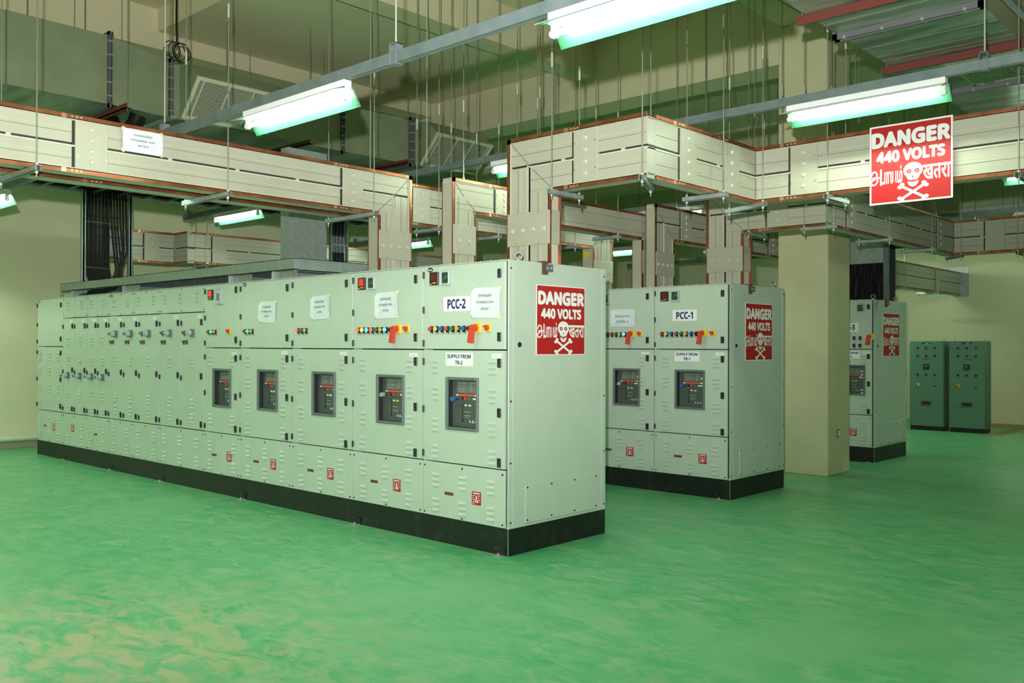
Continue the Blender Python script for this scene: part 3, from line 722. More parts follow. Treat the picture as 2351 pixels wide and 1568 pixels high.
def elbow_down(p, ax, side, lA, lB, lend, z0, z1, t0, t1, joints, zbase, slit=True, jz=2.72, cover=True):
    """run along ax[0] from lA.. to an elbow whose outer edge is lend, then a drop to zbase.
    side=+1: the run comes from smaller l and drops at its larger end; -1: mirrored"""
    wd = z1 - z0; inner = lend - side * wd; mid = (lend + inner) / 2; g = .009; zm = (z0 + z1) / 2
    start = lA if side > 0 else lB
    def rng(a, bb): return (min(a, bb), max(a, bb))
    duct(p, ax, *rng(start, lend - side * CS), z0, z1, t0, t1, joints, lo=rng(start, mid - side * g) if slit else None, hi=rng(start, lend - side * CS), slit=slit,
         top=rng(start, lend), bot=rng(start, inner + side * CS * 0), rails=rng(start, mid - side * g))
    ax2 = ('z', ax[0], ax[2])
    a0, a1 = rng(inner, lend)
    outer_hi = side > 0
    duct(p, ax2, zbase, z0 + CS, a0, a1, t0, t1, (), lo=(zbase, z0 + CS) if outer_hi else (zbase, zm - g), hi=(zbase, zm - g) if outer_hi else (zbase, z0 + CS),
         slit=slit, top=(zbase, z1) if outer_hi else (zbase, z0), bot=(zbase, z0) if outer_hi else (zbase, z1), rails=(zbase, zm))
    mitre(p, ax, (lend - side * CS, z1 - CS), (mid, zm), t0, t1); mitre(p, ax, (mid - side * .04, zm - .04), (inner + side * .01, z0 + CS + .005), t0, t1)
    if cover:
        jc = MB(); axbox(jc, ax2, jz - .145, jz + .145, a0 + .012, a1 - .012, t0 - .010, t1 + .010, 'duct_paint', .003)
        for q in (.15, .38, .62, .85) if slit else (.3, .7):
            ww = a0 + (a1 - a0) * q
            for t_, dd in ((t0 - .010, -1), (t1 + .010, 1)): jc.cyl(axpt(ax2, jz - .01, ww, t_), axpt(ax2, jz - .01, ww, t_ + dd * .012), .021, 'duct_rail', 14, .014)
        for q in (.25, .75):
            for sz in (-1, 1):
                for t_, dd in ((t0 - .010, -1), (t1 + .010, 1)): jc.cyl(axpt(ax2, jz + sz * .128, a0 + (a1 - a0) * q, t_), axpt(ax2, jz + sz * .128, a0 + (a1 - a0) * q, t_ + dd * .008), .008, 'brass', 8)
        jc.build('drop_cover', p)
ZT_, ZU = 3.53, 3.015
def bd(label, loc): return thing('busbar_duct', label, 'busbar duct', loc)
def D(p): return p
class Off:   # parts are built in room coordinates under an Empty standing at the thing's base
    pass
def settle(p):
    for ch in p.children: ch.location = ch.location - p.location
p = bd('cream busbar duct at far left with a taped notice, turning down onto the front row', (-2.28, .66, H))
elbow_down(p, ('y', 'z', 'x'), 1, -4.6, 0, .875, ZU, 3.463, -2.355, -2.2, (-2.40, .115), H); settle(p)
p = bd('cream busbar duct running close behind the taped-notice duct, dropping onto the middle row', (-2.64, 4.63, H))
elbow_down(p, ('y', 'z', 'x'), 1, -4.6, 0, 4.85, ZU, 3.468, -2.735, -2.55, (-2.10, 1.32), H); settle(p)
MB().box(-2.70, -2.60, 4.384, 4.388, 2.90, 2.98, 'yellow_tag').build('yellow_label', p, -p.location)
# slim coupler, front row to middle row
p = bd('slim cream busbar duct without a slit, arching from the front row to the middle row', (-1.57, .94, H))
elbow_down(p, ('y', 'z', 'x'), -1, 0, 4.0, .79, 3.02, 3.355, -1.645, -1.5, (1.53,), H, slit=False, jz=2.75)
elbow_down(p, ('y', 'z', 'x'), 1, 4.0, 0, 4.36, 3.02, 3.355, -1.645, -1.5, (), H, slit=False, jz=2.75); settle(p)
p = bd('cream busbar duct rising from the middle row and running back past the concrete column', (-1.36, 4.23, H))
elbow_down(p, ('y', 'z', 'x'), -1, 0, 9.0, 4.02, ZU, 3.45, -1.435, -1.3, (4.73, 7.1), H); settle(p)
# near duct: up from PCC-2, out towards the right, back, and right again behind the board
p = bd('large near busbar duct rising from the PCC-2 cubicle and zigzagging right behind the DANGER board', (-.27, .62, H))
elbow_down(p, ('x', 'z', 'y'), -1, 0, .954, -.534, ZU, ZT_, .55, .68, (.35,), H)
duct(p, ('y', 'z', 'x'), .68, 2.437, ZU, ZT_, .824, .954, (1.155, 1.87))
duct(p, ('x', 'z', 'y'), .954, 5.2, ZU, ZT_, 2.307, 2.437, (1.42, 3.6)); settle(p)
p = bd('busbar duct rising from the PCC-1 cubicle and passing before the concrete column', (-.43, 4.28, H))
elbow_down(p, ('x', 'z', 'y'), -1, 0, .782, -.69, ZU, ZT_ - .02, 4.2, 4.38, (.22,), H)
duct(p, ('y', 'z', 'x'), 4.38, 8.64, ZU, ZT_ - .02, .63, .782, (4.9, 7.93))
duct(p, ('x', 'z', 'y'), .782, 4.6, ZU, ZT_ - .02, 8.51, 8.66, (1.32, 2.9)); settle(p)
p = bd('busbar duct far behind the cable riser at left, with a sideways jog', (-8.88, 1.9, ZU))
duct(p, ('y', 'z', 'x'), .42, 1.83, ZU, ZT_, -9.38, -9.224, (1.45,))
duct(p, ('x', 'z', 'y'), -9.224, -8.8, ZU, ZT_, 1.83, 1.98, ())
duct(p, ('y', 'z', 'x'), 1.98, 9.5, ZU, ZT_, -8.95, -8.8, (2.4, 4.0)); settle(p)
p = bd('busbar duct running into the back wall through a metal plate at right', (-1.7, 16.8, 2.88))
duct(p, ('y', 'z', 'x'), 9.6, 16.88, 2.88, 3.41, -1.78, -1.63, (15.35,)); settle(p)
tag(MB().box(-2.23, -1.45, 16.88, 16.9, 2.855, 3.535, 'galv').build('wall_plate'), 'square galvanized plate on the back wall around the duct end', 'wall plate')

# ------------------------------------------------------------------ trapeze hangers and hanger rods
def rod_parts(p, x, y, z0, zc, lean=(0, 0)):
    top = ceil_z(x, y)
    o = MB().cyl((x, y, z0), (x + lean[0], y + lean[1], top), .0055, 'rod', 8).build('rod', p)
    if zc: MB().cyl((x + lean[0] * (zc - z0) / (top - z0), y, zc), (x + lean[0] * (zc + .12 - z0) / (top - z0), y, zc + .12), .011, 'nut', 6).build('coupling_nut', o)
    MB().cyl((x, y, z0 - .005), (x, y, z0 + .035), .013, 'nut', 6).build('nut', o)
TG = 'trapeze hangers under the busbar ducts'
def trapeze(label, a, b, z, zc=(4.4, 4.5), s=.042):
    """channel from a to b (x, y), top at z, with a rod near each end"""
    a = Vector((*a, 0)); b = Vector((*b, 0)); d = (b - a).normalized(); m = (a + b) / 2
    t = thing('trapeze_hanger', label, 'hanger', (m.x, m.y, z - s), (0, 0, math.atan2(d.y, d.x)), TG)
    L_ = (b - a).length / 2
    mb = MB()
    mb.box(-L_, L_, -s / 2, -s / 2 + .003, -0, s, 'galv'); mb.box(-L_, L_, s / 2 - .003, s / 2, 0, s, 'galv')
    mb.box(-L_, L_, -s / 2, s / 2, s - .003, s, 'galv'); mb.box(-L_, L_, -s / 2, -s / 2 + .012, 0, .003, 'galv'); mb.box(-L_, L_, s / 2 - .012, s / 2, 0, .003, 'galv')
    mb.build('channel', t)
    for e, c_ in ((a + d * .035, zc[0]), (b - d * .035, zc[1])):
        lx = (e - m).dot(d); top = ceil_z(e.x, e.y) - z + s
        o = MB().cyl((lx, 0, -.045), (lx, 0, top), .0055, 'rod', 8).build('rod', t)
        MB().cyl((lx, 0, -.018), (lx, 0, -.002), .012, 'nut', 6).build('nut', o); MB().cyl((lx, 0, s), (lx, 0, s + .014), .012, 'nut', 6).build('nut', o)
        if c_ and c_ - z + .12 < top: MB().cyl((lx, 0, c_ - z), (lx, 0, c_ - z + .12), .011, 'nut', 6).build('coupling_nut', o)
ZU_ = ZU - .002
trapeze('open-ended channel hanger under the taped-notice duct, nearest the left edge', (-2.05, -2.842), (-2.86, -2.842), ZU_, (4.85, 4.75))
trapeze('channel hanger under the taped-notice duct halfway along, lit lamp close below it', (-2.05, -1.298), (-2.86, -1.298), ZU_, (4.55, 4.30))
trapeze('channel hanger under the taped-notice duct beside its downward elbow and yellow label', (-2.04, .277), (-2.86, .277), ZU_, (4.30, 4.20))
trapeze('short channel hanger beside the rising leg of the large near duct', (.065, .42), (.065, .86), ZU_, (4.08, 4.05))
trapeze('channel hanger seen end-on at the outer corner of the large near duct', (1.01, .40), (.76, .90), ZU_, (4.75, 4.60))
trapeze('channel hanger across the set-back leg of the large near duct', (1.09, 1.548), (.66, 1.548), ZU_, (4.45, 4.40))
trapeze('channel hanger at the inner corner of the large near duct', (1.09, 2.231), (.58, 2.45), ZU_, (4.35, 4.20))
trapeze('channel hanger under the large near duct just left of the DANGER board', (1.673, 2.19), (1.673, 2.64), ZU_, (4.45, 4.40))
trapeze('channel hanger under the large near duct at the right edge of the picture', (3.155, 2.19), (3.155, 2.64), ZU_, (0, 4.40))
trapeze('channel hanger beside the rising leg of the PCC-1 duct', (-.10, 4.10), (-.10, 4.55), ZU_, (4.4, 4.3))
trapeze('channel hanger at the duct corner in front of the concrete column', (.92, 4.17), (.52, 4.17), ZU_)
trapeze('channel hanger under the duct right of the column, nearer of two in a row', (.92, 5.774), (.48, 5.774), ZU_)
trapeze('channel hanger under the duct right of the column, farther of two in a row', (.92, 7.284), (.48, 7.284), ZU_)
trapeze('channel hanger at the inner corner of the duct above the back cubicle', (.93, 8.40), (.62, 8.72), ZU_)
trapeze('channel hanger under the deepest cross duct at the right edge', (1.624, 8.40), (1.624, 8.8), ZU_)
trapeze('short channel hanger under the slim duct without a slit, above the PCC-2 end panel', (-1.38, 3.412), (-1.78, 3.412), 3.018)
trapeze('short channel hanger under the slim duct, seen through its arch opening', (-1.38, 2.0), (-1.78, 2.0), 3.018)
trapeze('channel hanger under the second duct, just right of the first elbow', (-2.42, 1.49), (-2.86, 1.49), ZU_, (4.3, 4.2))
trapeze('channel hanger under the second duct, inside the slim duct arch', (-2.42, 2.45), (-2.86, 2.45), ZU_, (4.25, 4.2))
trapeze('channel hanger under the second duct near its drop to the middle row', (-2.42, 3.895), (-2.86, 3.895), ZU_, (4.2, 4.2))
trapeze('channel hanger under the far left duct with the jog', (-8.68, 2.12), (-9.1, 2.12), ZU_, (4.4, 4.4))
trapeze('channel hanger under the back wall duct, nearer one', (-1.48, 13.05), (-1.95, 13.05), 2.878, (0, 0))
trapeze('channel hanger under the back wall duct, close to the wall plate', (-1.48, 15.0), (-1.95, 15.0), 2.878, (0, 0))
trapeze('channel hanger under the duct behind the middle row drop', (-1.18, 5.6), (-1.56, 5.6), ZU_, (4.3, 4.3))
RG = 'single hanger rods'
def hrod(label, x, y, z0, zc=None):
    t = thing('hanger_rod', label, 'hanger rod', (x, y, z0), None, RG)
    top = ceil_z(x, y) - z0
    MB().cyl((0, 0, 0), (0, 0, top), .0055, 'rod', 8).build('rod', t)
    MB().cyl((0, 0, 0), (0, 0, .035), .012, 'nut', 6).build('nut', t)
    if zc: MB().cyl((0, 0, zc - z0), (0, 0, zc - z0 + .12), .011, 'nut', 6).build('coupling_nut', t)

# ------------------------------------------------------------------ light channels and fluorescent lamps
ORD = ('first', 'second', 'third', 'fourth', 'fifth')
def channel_run(label, y, x0, x1, z0, hang, h=.07):
    t = thing('lighting_channel', label, 'lighting channel', (x0, y, z0))
    L_ = x1 - x0; mb = MB()
    mb.box(0, L_, -.025, -.022, 0, h, 'channel'); mb.box(0, L_, .022, .025, 0, h, 'channel')
    mb.box(0, L_, -.022, .022, h - .003, h, 'channel'); mb.box(0, L_, -.022, -.012, 0, .003, 'channel'); mb.box(0, L_, .012, .022, 0, .003, 'channel'); mb.box(0, L_, -.012, .012, .002, .004, 'channel')
    mb.build('channel', t)
    for k, x in enumerate(hang):
        x, zt = x if isinstance(x, tuple) else (x, ceil_z(x, y))
        r = thing('hanger_rod', ORD[k] + ' hanger rod from the left on the ' + label, 'hanger rod', (x, y, z0), None, 'rods of the lighting channels')
        MB().cyl((0, 0, h + .05), (0, 0, zt - z0), .006, 'nut', 8).build('rod', r)
        MB().box(-.03, -.025, -.032, .032, -.004, h + .055, 'channel').box(-.03, .03, -.032, .032, h + .05, h + .055, 'channel').box(.025, .03, -.032, .032, -.004, h + .055, 'channel').box(-.03, .03, -.032, .032, -.008, -.004, 'channel').build('bracket', r)
    return t
CH1, CH2, CH3, CH4 = (-1.7, 3.455), (1.75, 3.70), (5.5, 3.63), (9.0, 3.62)
channel_run('long dark lighting channel across the upper left', CH1[0], -10.6, 6.6, CH1[1], (-7.9, -2.42, .62, 4.4))
channel_run('lighting channel passing above the DANGER board', CH2[0], -8.75, 6.6, CH2[1], ((-8.55, 3.99), -4.0, -2.95, 3.05, 5.9))
channel_run('lighting channel behind the busbar drops', CH3[0], -9.4, 5.0, CH3[1], (-9.2, -4.2, 3.3))
channel_run('added hidden lighting channel by the back wall', 12.8, -8.0, 5.0, CH4[1], (-6, 0, 3.4))  # added out of sight to carry the battens that brighten the back wall
channel_run('added unseen lighting channel left of the camera', -4.6, -10.8, 1.2, CH1[1], (-9, -5, 0))  # invented row out of view, carries battens that fill the left side
channel_run('deepest lighting channel above the far cross duct', CH4[0], -8.0, 5.0, CH4[1], (-6, 0, 3.4))
def lamp_mesh():
    mb = MB(); 
    mb.box(0, 1.25, -.032, .032, 0, .062, 'lamp_white', .003)
    return mb
def fluor(label, x0, y, z, tube='tube', flip=False):
    t = thing('fluorescent_lamp', label, 'fluorescent lamp', (x0 + (1.25 if flip else 0), y, z - .064), (0, 0, math.pi if flip else 0))
    place(cached(('housing',), lamp_mesh), 'housing', t)
    def refl():
        mb = MB()
        for sy in (-1, 1):
            e, d = ((.120, -.024) if sy < 0 else (.095, -.098))
            prof = [(sy * .034, .012), (sy * .030, .004), (sy * e, d - .003), (sy * (e + .003), d)]
            mb.prism(prof if sy > 0 else prof[::-1], lambda a, bb, tt: (tt, a, bb), -.01, 1.26, 'lamp_green')
            mb.prism([(sy * .034, .0145), (sy * .034, .0125), (sy * (e + .004), d + .0005), (sy * (e + .004), d + .0025)][::sy], lambda a, bb, tt: (tt, a, bb), -.01, 1.26, 'lamp_white')
        return mb
    place(cached(('reflector',), refl), 'reflector', t)
    place(cached(('tube', tube), lambda: MB().cyl((.045, 0, -.046), (1.205, 0, -.046), .015, tube, 12)), 'tube', t)
    def holder(): return MB().box(-.02, .02, -.016, .016, -.070, .002, 'lamp_white', .005).cyl((-.025, 0, -.046), (.025, 0, -.046), .019, 'lamp_white', 12)
    for x in (.025, 1.225): place(cached(('tube_holder',), holder), 'tube_holder', t, (x, 0, 0))
fluor('lit fluorescent batten on the long diagonal channel, left of the picture centre', -1.12, *CH1)
fluor('lit fluorescent batten cut off by the top edge of the picture', 1.89, *CH1)
fluor('lit fluorescent batten cut off by the left edge, below the duct', -7.4, *CH1)
fluor('lit fluorescent batten above the DANGER board', 1.54, *CH2)
fluor('lit fluorescent batten partly hidden by the rising leg of the large near duct', -1.88, *CH2)
fluor('lit fluorescent batten at far left below the duct, between the risers', -7.80, *CH2)
fluor('lit fluorescent batten behind the first elbow, only its end showing', -8.33, *CH3)
fluor('small far lit fluorescent batten seen under the corner of the near duct', -2.74, *CH3)
fluor('deep lit fluorescent batten at the right edge above the cross duct', 1.45, *CH4)
fluor('lit fluorescent batten hidden behind the taped-notice duct', -4.25, *CH1)
fluor('added lit fluorescent batten on the unseen row left of the camera, by the left wall', -10.4, -4.6, CH1[1], 'boosted_tube')  # this and the next three are added to lift the left wall and floor
fluor('added lit fluorescent batten on the unseen row left of the camera, second from the left wall', -7.4, -4.6, CH1[1], 'boosted_tube')
fluor('added lit fluorescent batten on the unseen row left of the camera, third from the left wall', -4.4, -4.6, CH1[1], 'boosted_tube')
fluor('added lit fluorescent batten on the unseen row left of the camera, fourth from the left wall', -1.4, -4.6, CH1[1], 'boosted_tube')
fluor('lit fluorescent batten overhead near the camera, outside the picture', 4.92, *CH1)
fluor('added lit fluorescent batten right of the column, hidden behind the DANGER board duct', 2.2, *CH3)  # put in out of sight to brighten the column side and rear floor
fluor('lit fluorescent batten close to the left wall, outside the picture', -10.4, *CH1, 'boosted_tube')
fluor('lit fluorescent batten hidden behind the drops in the middle of the room', -5.3, *CH3)
fluor('deep lit fluorescent batten hidden behind the concrete column', -2.7, *CH4)
fluor('added lit fluorescent batten near the back wall, hidden behind the far cross duct', .5, 12.8, CH4[1], 'boosted_tube', True)  # this and the next are added unseen, turned round to brighten the back wall
fluor('added lit fluorescent batten near the back wall, hidden behind the duct right of the column', -3.0, 12.8, CH4[1], 'boosted_tube', True)
fluor('deep lit fluorescent batten far left, hidden behind the cubicles', -6.0, *CH4)

# ------------------------------------------------------------------ air ducts
t = thing('air_duct', 'long sheet-metal air duct at upper left with flanges, a taper and two slanted grilles', 'air duct', (-7.0, 0, 4.68))
def sheet_box(name, prof0, prof1, y0, y1):
    """duct length between two rectangles (x0, x1, z0, z1) at y0 and y1"""
    vs = []
    for (x0, x1, z0, z1), y in ((prof0, y0), (prof1, y1)): vs += [(x0, y, z0), (x1, y, z0), (x1, y, z1), (x0, y, z1)]
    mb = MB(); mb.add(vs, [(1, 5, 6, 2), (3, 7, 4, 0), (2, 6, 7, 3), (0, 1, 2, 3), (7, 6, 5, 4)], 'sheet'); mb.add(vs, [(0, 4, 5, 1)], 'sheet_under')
    o = mb.build(name, t, -t.location); return o
big, small = (-7.6, -6.4, 4.70, 5.555), (-7.6, -6.4, 4.68, 5.40)
sheet_box('duct_section', big, big, -7.5, -.46); sheet_box('taper_section', big, small, -.46, .34); sheet_box('duct_section', small, small, .34, 5.98)
def flange(y, z0, z1, x0=-7.6, x1=-6.4, wd=.05, tt=None):
    mb = MB(); a = .045
    mb.box(x1, x1 + a, y - wd / 2, y - wd / 2 + .012, z0 - a, z1 + a, 'flange'); mb.box(x1, x1 + a, y + wd / 2 - .012, y + wd / 2, z0 - a, z1 + a, 'flange'); mb.box(x1, x1 + .012, y - wd / 2, y + wd / 2, z0 - a, z1 + a, 'flange')
    mb.box(x0, x1 + a, y - wd / 2, y + wd / 2, z0 - a, z0, 'flange'); mb.box(x0, x1 + a, y - wd / 2, y + wd / 2, z1, z1 + a, 'flange')
    for k in range(5): mb.box(x1 + .02, x1 + .05, y - wd / 2 - .01, y + wd / 2 + .01, z0 + (z1 - z0) * (.1 + .2 * k), z0 + (z1 - z0) * (.1 + .2 * k) + .018, 'galv')
    mb.build('flange', tt or t, -(tt or t).location)
flange(-.46, 4.70, 5.555); flange(.34, 4.68, 5.40); flange(3.10, 4.68, 5.40); flange(4.49, 4.68, 5.40, wd=.09)
def slant_grille(y0, y1, dt):
    # boot: wedge hanging out from the duct face, its grille looking down and out
    xt, zt, xb, zb = -5.9, 5.15, -6.32, 4.70
    mb = MB(); prof = [(-6.4, 5.40), (-6.15, 5.37), (xt, zt), (xb, zb), (-6.4, zb)]
    vs = [(x, y0, z) for x, z in prof] + [(x, y1, z) for x, z in prof]
    mb.add(vs, [(0, 1, 2, 3, 4), (9, 8, 7, 6, 5), (0, 5, 6, 1), (1, 6, 7, 2), (3, 8, 9, 4)], 'sheet'); mb.add(vs, [(2, 7, 8, 3)], 'dark')
    bo = mb.build('grille_boot', t, -t.location)
    e1 = Vector((0, 1, 0)); e2 = Vector((xt - xb, 0, zt - zb)); hl = e2.length; e2.normalize(); n = e2.cross(e1) * 1; n = Vector((n.x, n.y, n.z)); 
    if n.x < 0: n = -n
    o0 = Vector((xb, y0, zb)); Lg = y1 - y0
    g = MB()
    def bar(a0, a1, b0, b1, d0, d1, m):
        P = lambda a, b_, d_: o0 + e1 * a + e2 * b_ + n * d_
        vs = [P(a, b_, d_) for d_ in (d0, d1) for b_ in (b0, b1) for a in (a0, a1)]
        g.add(vs, [(0, 2, 3, 1), (4, 5, 7, 6), (0, 1, 5, 4), (2, 6, 7, 3), (0, 4, 6, 2), (1, 3, 7, 5)], m)
    f = .035
    bar(-.01, Lg + .01, -.01, f, .0, .02, 'grille'); bar(-.01, Lg + .01, hl - f, hl + .01, .0, .02, 'grille')
    bar(-.01, f, f, hl - f, .0, .02, 'grille'); bar(Lg - f, Lg + .01, f, hl - f, .0, .02, 'grille')
    k = 24
    for i in range(k): bar(f, Lg - f, f + (hl - 2 * f) * (i + .3) / k, f + (hl - 2 * f) * (i + .68) / k, .004, .014, 'grille')
    for a in (.09, Lg * .36, Lg * .64, Lg - .10): bar(a, a + .016, f, hl - f, .012, .018, 'grille')
    g.build('grille', bo)
slant_grille(.46, 1.74, 0); slant_grille(4.62, 5.90, 0)
for y, lab, m in ((-.40, 'red oxide steel bar under the upper left air duct, nearest of its three', 'oxide'), (2.25, 'red oxide steel bar under the upper left air duct, middle one', 'oxide'), (4.09, 'red oxide steel bar under the upper left air duct, by the second grille', 'oxide')):
    tt = thing('duct_support', lab, 'duct support', (-6.7, y, 4.585), None, 'steel bars under the air ducts')
    MB().box(-.97, .72, -.035, .035, 0, .012, m).box(-.95, .72, -.035, -.023, 0, .06, m).build('bar', tt)
    for x in (-.93, .68): MB().cyl((x, 0, -.03), (x, 0, ceil_z(-6.7 + x, y) - 4.585), .0055, 'rod', 8).build('rod', tt)
tt = thing('duct_support', 'grey slotted strut under the upper left air duct near the first grille', 'duct support', (-6.7, .24, 4.60), None, 'steel bars under the air ducts')
MB().box(-.95, .60, -.03, .03, 0, .035, 'galv').build('bar', tt)
for x in (-.93, .54): MB().cyl((x, 0, -.03), (x, 0, ceil_z(-6.7 + x, .24) - 4.60), .0055, 'rod', 8).build('rod', tt)
tt = tag(MB().tube([(-7.0, -.18, 4.66), (-6.85, -.15, 4.45), (-6.6, -.12, 4.42), (-6.45, -.1, 4.55), (-6.42, -.08, 4.64)], .10, 'cable', 10).build('flexible_duct'), 'short black flexible sleeve hanging under the upper left air duct', 'flexible duct')

t = thing('air_duct', 'broad sheet-metal air duct seen from below at upper right with red bars under it', 'air duct', (2.4, 1, 4.3))
O0, O1 = 1.85, 2.93
sheet_box('duct_section', (O0, O1, 4.3, 4.95), (O0, O1, 4.3, 4.95), -7.5, 2.04); sheet_box('duct_section', (O0, O1, 4.3, 4.95), (O0, O1, 4.3, 4.95), 2.04, 4.42); sheet_box('duct_section', (O0, O1, 4.3, 4.95), (O0, O1, 4.3, 4.95), 4.42, 8.6)
for y in (2.04, 4.42):
    mb = MB()
    for dy in (-.035, .025): mb.box(O0 - .04, O1 + .04, y + dy, y + dy + .010, 4.25, 4.3, 'flange').box(O0 - .04, O0, y + dy, y + dy + .01, 4.25, 5.0, 'flange').box(O1, O1 + .04, y + dy, y + dy + .01, 4.25, 5.0, 'flange')
    mb.box(O0 - .02, O1 + .02, y - .025, y + .025, 4.285, 4.3, 'duct_seam')
    for k in range(4): mb.box(O0 + .05 + k * .31, O0 + .07 + k * .31, y - .04, y + .04, 4.248, 4.27, 'galv')
    mb.build('flange', t, -t.location)
for y in (2.55, 2.85, 3.0, 1.75, 3.9, 5.3, 6.2): MB().box(O0, O1, y - .004, y + .004, 4.297, 4.3, 'duct_seam').build('seam', t, -t.location)
g = MB(); gx0, gx1, gy0, gy1 = 2.24, 2.86, 3.29, 4.34
for a in (gx0, gx1 - .03): g.box(a, a + .03, gy0, gy1, 4.285, 4.3, 'grille')
for a in (gy0, gy1 - .03): g.box(gx0, gx1, a, a + .03, 4.285, 4.3, 'grille')
for i in range(26): x = gx0 + .03 + (gx1 - gx0 - .06) * (i + .3) / 26; g.box(x, x + .011, gy0 + .03, gy1 - .03, 4.284, 4.298, 'grille')
g.box(gx0 + .03, gx1 - .03, gy0 + .03, gy1 - .03, 4.2985, 4.2995, 'dark'); g.build('bottom_grille', t, -t.location)
for y, lab in ((1.44, 'red oxide bar across the upper right air duct, nearer one at the top edge'), (3.2, 'red oxide bar across the upper right air duct, farther one beside its grille')):
    tt = thing('duct_support', lab, 'duct support', (2.4, y, 4.225), None, 'steel bars under the air ducts')
    MB().box(-.62, .62, -.035, .035, .058, .07, 'oxide').box(-.62, .62, -.035, -.023, 0, .058, 'oxide').build('bar', tt)
    for x in (-.59, .59): MB().cyl((x, 0, .02), (x, 0, ceil_z(2.4 + x, y) - 4.225), .0055, 'rod', 8).build('rod', tt)
tag(MB().box(3.09, 3.14, -3.0, 3.3, 4.27, 4.31, 'channel').cyl((3.115, -2.5, 4.31), (3.115, -2.5, ZB), .006, 'rod', 8).cyl((3.115, 2.9, 4.31), (3.115, 2.9, ZB), .006, 'rod', 8).build('strut'), 'grey strut slanting beside the upper right air duct at the top edge', 'strut')
t = thing('air_duct', 'olive cross air duct deep in the room, below the upper right duct', 'air duct', (0, 9.9, 3.80))
mb = MB(); mb.box(-5.6, 4.6, 9.5, 10.3, 3.80, 4.30, 'sheet')
for k in range(17): mb.box(-5.0 + k * .56, -4.99 + k * .56, 9.494, 9.5, 3.80, 4.30, 'duct_seam')
mb.build('duct_section', t, -t.location)
MB().box(-5.7, 4.7, 9.44, 10.36, 3.755, 3.795, 'galv').build('support_rail', t, -t.location)
for x in (-5.3, -2.4, .4, 3.4):
    MB().cyl((x, 9.43, 3.74), (x, 9.43, ZH), .0055, 'rod', 8).build('rod', t, -t.location)

# ------------------------------------------------------------------ cable ladder, risers, tray over the front row
t = thing('cable_ladder', 'dark overhead cable ladder running back along the left wall, full of black cables', 'cable ladder', (-8.55, 2, 4.0))
for x in (-9.0, -8.1): MB().box(x - .008, x + .008, -3.6, 8.0, 3.98, 4.08, 'galv').build('side_rail', t, -t.location)
mb = MB()
for k in range(30): mb.box(-8.99, -8.11, -3.4 + k * .38, -3.36 + k * .38, 3.99, 4.012, 'channel')
mb.build('rungs', t, -t.location)
mb = MB()
for k in range(20): mb.tube([(-8.93 + k * .04, -3.55, 4.04), (-8.93 + k * .04 + random.uniform(-.01, .01), 2, 4.035), (-8.93 + k * .04, 7.9, 4.04)], .019, 'cable', 6)
o = mb.build('cables', t, -t.location); o['kind'] = 'stuff'
for x, y in ((-9.05, -2.6), (-8.05, -2.6), (-9.05, .6 - 2), (-9.05, 3.6), (-8.05, 3.6)): MB().cyl((x, y, 3.95), (x, y, ceil_z(x, y)), .0055, 'rod', 8).build('rod', t, -t.location)
t = thing('cable_riser', 'tall upright ladder packed with black cables rising from the tray at far left', 'cable riser', (-9.0, .62, 2.63))
for y, m in ((.27, 'galv'), (.98, 'channel')): MB().box(-9.05, -8.95, y - .012, y + .012, 2.60, 4.0, m).box(-8.965, -8.95, y - .03, y + .03, 2.60, 4.0, m).build('side_rail', t, -t.location)
mb = MB()
for z in (2.75, 3.05, 3.35, 3.65, 3.95): mb.box(-9.04, -9.01, .28, .97, z - .015, z + .015, 'channel')
mb.build('rungs', t, -t.location)
ys = [.315 + .026 * k for k in range(14)]
for k, y in enumerate(ys):
    jit = random.uniform(-.006, .006)
    MB().tube([(-8.985 + .012 * (k % 2), y, 4.03), (-8.98 + .012 * (k % 2), y + jit, 3.4), (-8.98, y, 2.9), (-8.965, y + .02, 2.72), (-8.93, y + .05, 2.58)], .0125, 'cable', 7).build('cable', t, -t.location)
for k in range(6):
    y = .70 + .045 * k
    MB().tube([(-8.97, y - .02, 4.03), (-8.965, y - .01, 3.55), (-8.95, y + (.02 if k < 4 else .0), 3.15), (-8.94, y + (.05 if k < 3 else -.03 * (k - 2)), 2.85), (-8.92, y - .10 * (k > 2), 2.66), (-8.90, y - .16 * (k > 2), 2.57)], .017, 'cable', 8).build('cable', t, -t.location)
for z in (2.66, 2.86, 3.55): MB().tube([(-8.955, .30 + .03 * i, z + .006 * (-1) ** i - .012 * (i / 22)) for i in range(22)], .0025, 'nut', 5).build('tie_wire', t, -t.location)
MB().box(-8.952, -8.946, .77, .80, 3.04, 3.075, 'yellow').build('cable_tag', t, -t.location)
t = thing('cable_riser', 'upright galvanized sheet cover on the tray, left of the first busbar elbow', 'cable riser', (-4.05, .83, 2.63))
MB().box(-4.10, -4.00, .575, 1.10, 2.60, 3.98, 'galv').build('cover', t, -t.location)
MB().box(-4.14, -3.985, .555, .575, 2.60, 3.98, 'galv').build('side_rail', t, -t.location)
t = thing('cable_riser', 'far slim riser of taped black cables seen left of the first busbar elbow', 'cable riser', (-7.5, 3.86, 2.4))
for k in range(4):
    y = 3.735 + k * .068
    o = MB().cyl((-7.5, y, 2.2), (-7.5, y, 4.0), .028, 'cable', 10).build('cable', t, -t.location)
    MB().cyl((-7.5, y, 3.25), (-7.5, y, 3.52), .0295, 'tape_blue', 10).build('tape_wrap', o)
for y in (3.69, 4.02): MB().box(-7.53, -7.47, y - .012, y + .012, 2.2, 4.0, 'channel').build('side_rail', t, -t.location)
MB().box(-7.48, -7.465, 3.69, 4.02, 3.36, 3.39, 'channel').build('rungs', t, -t.location)
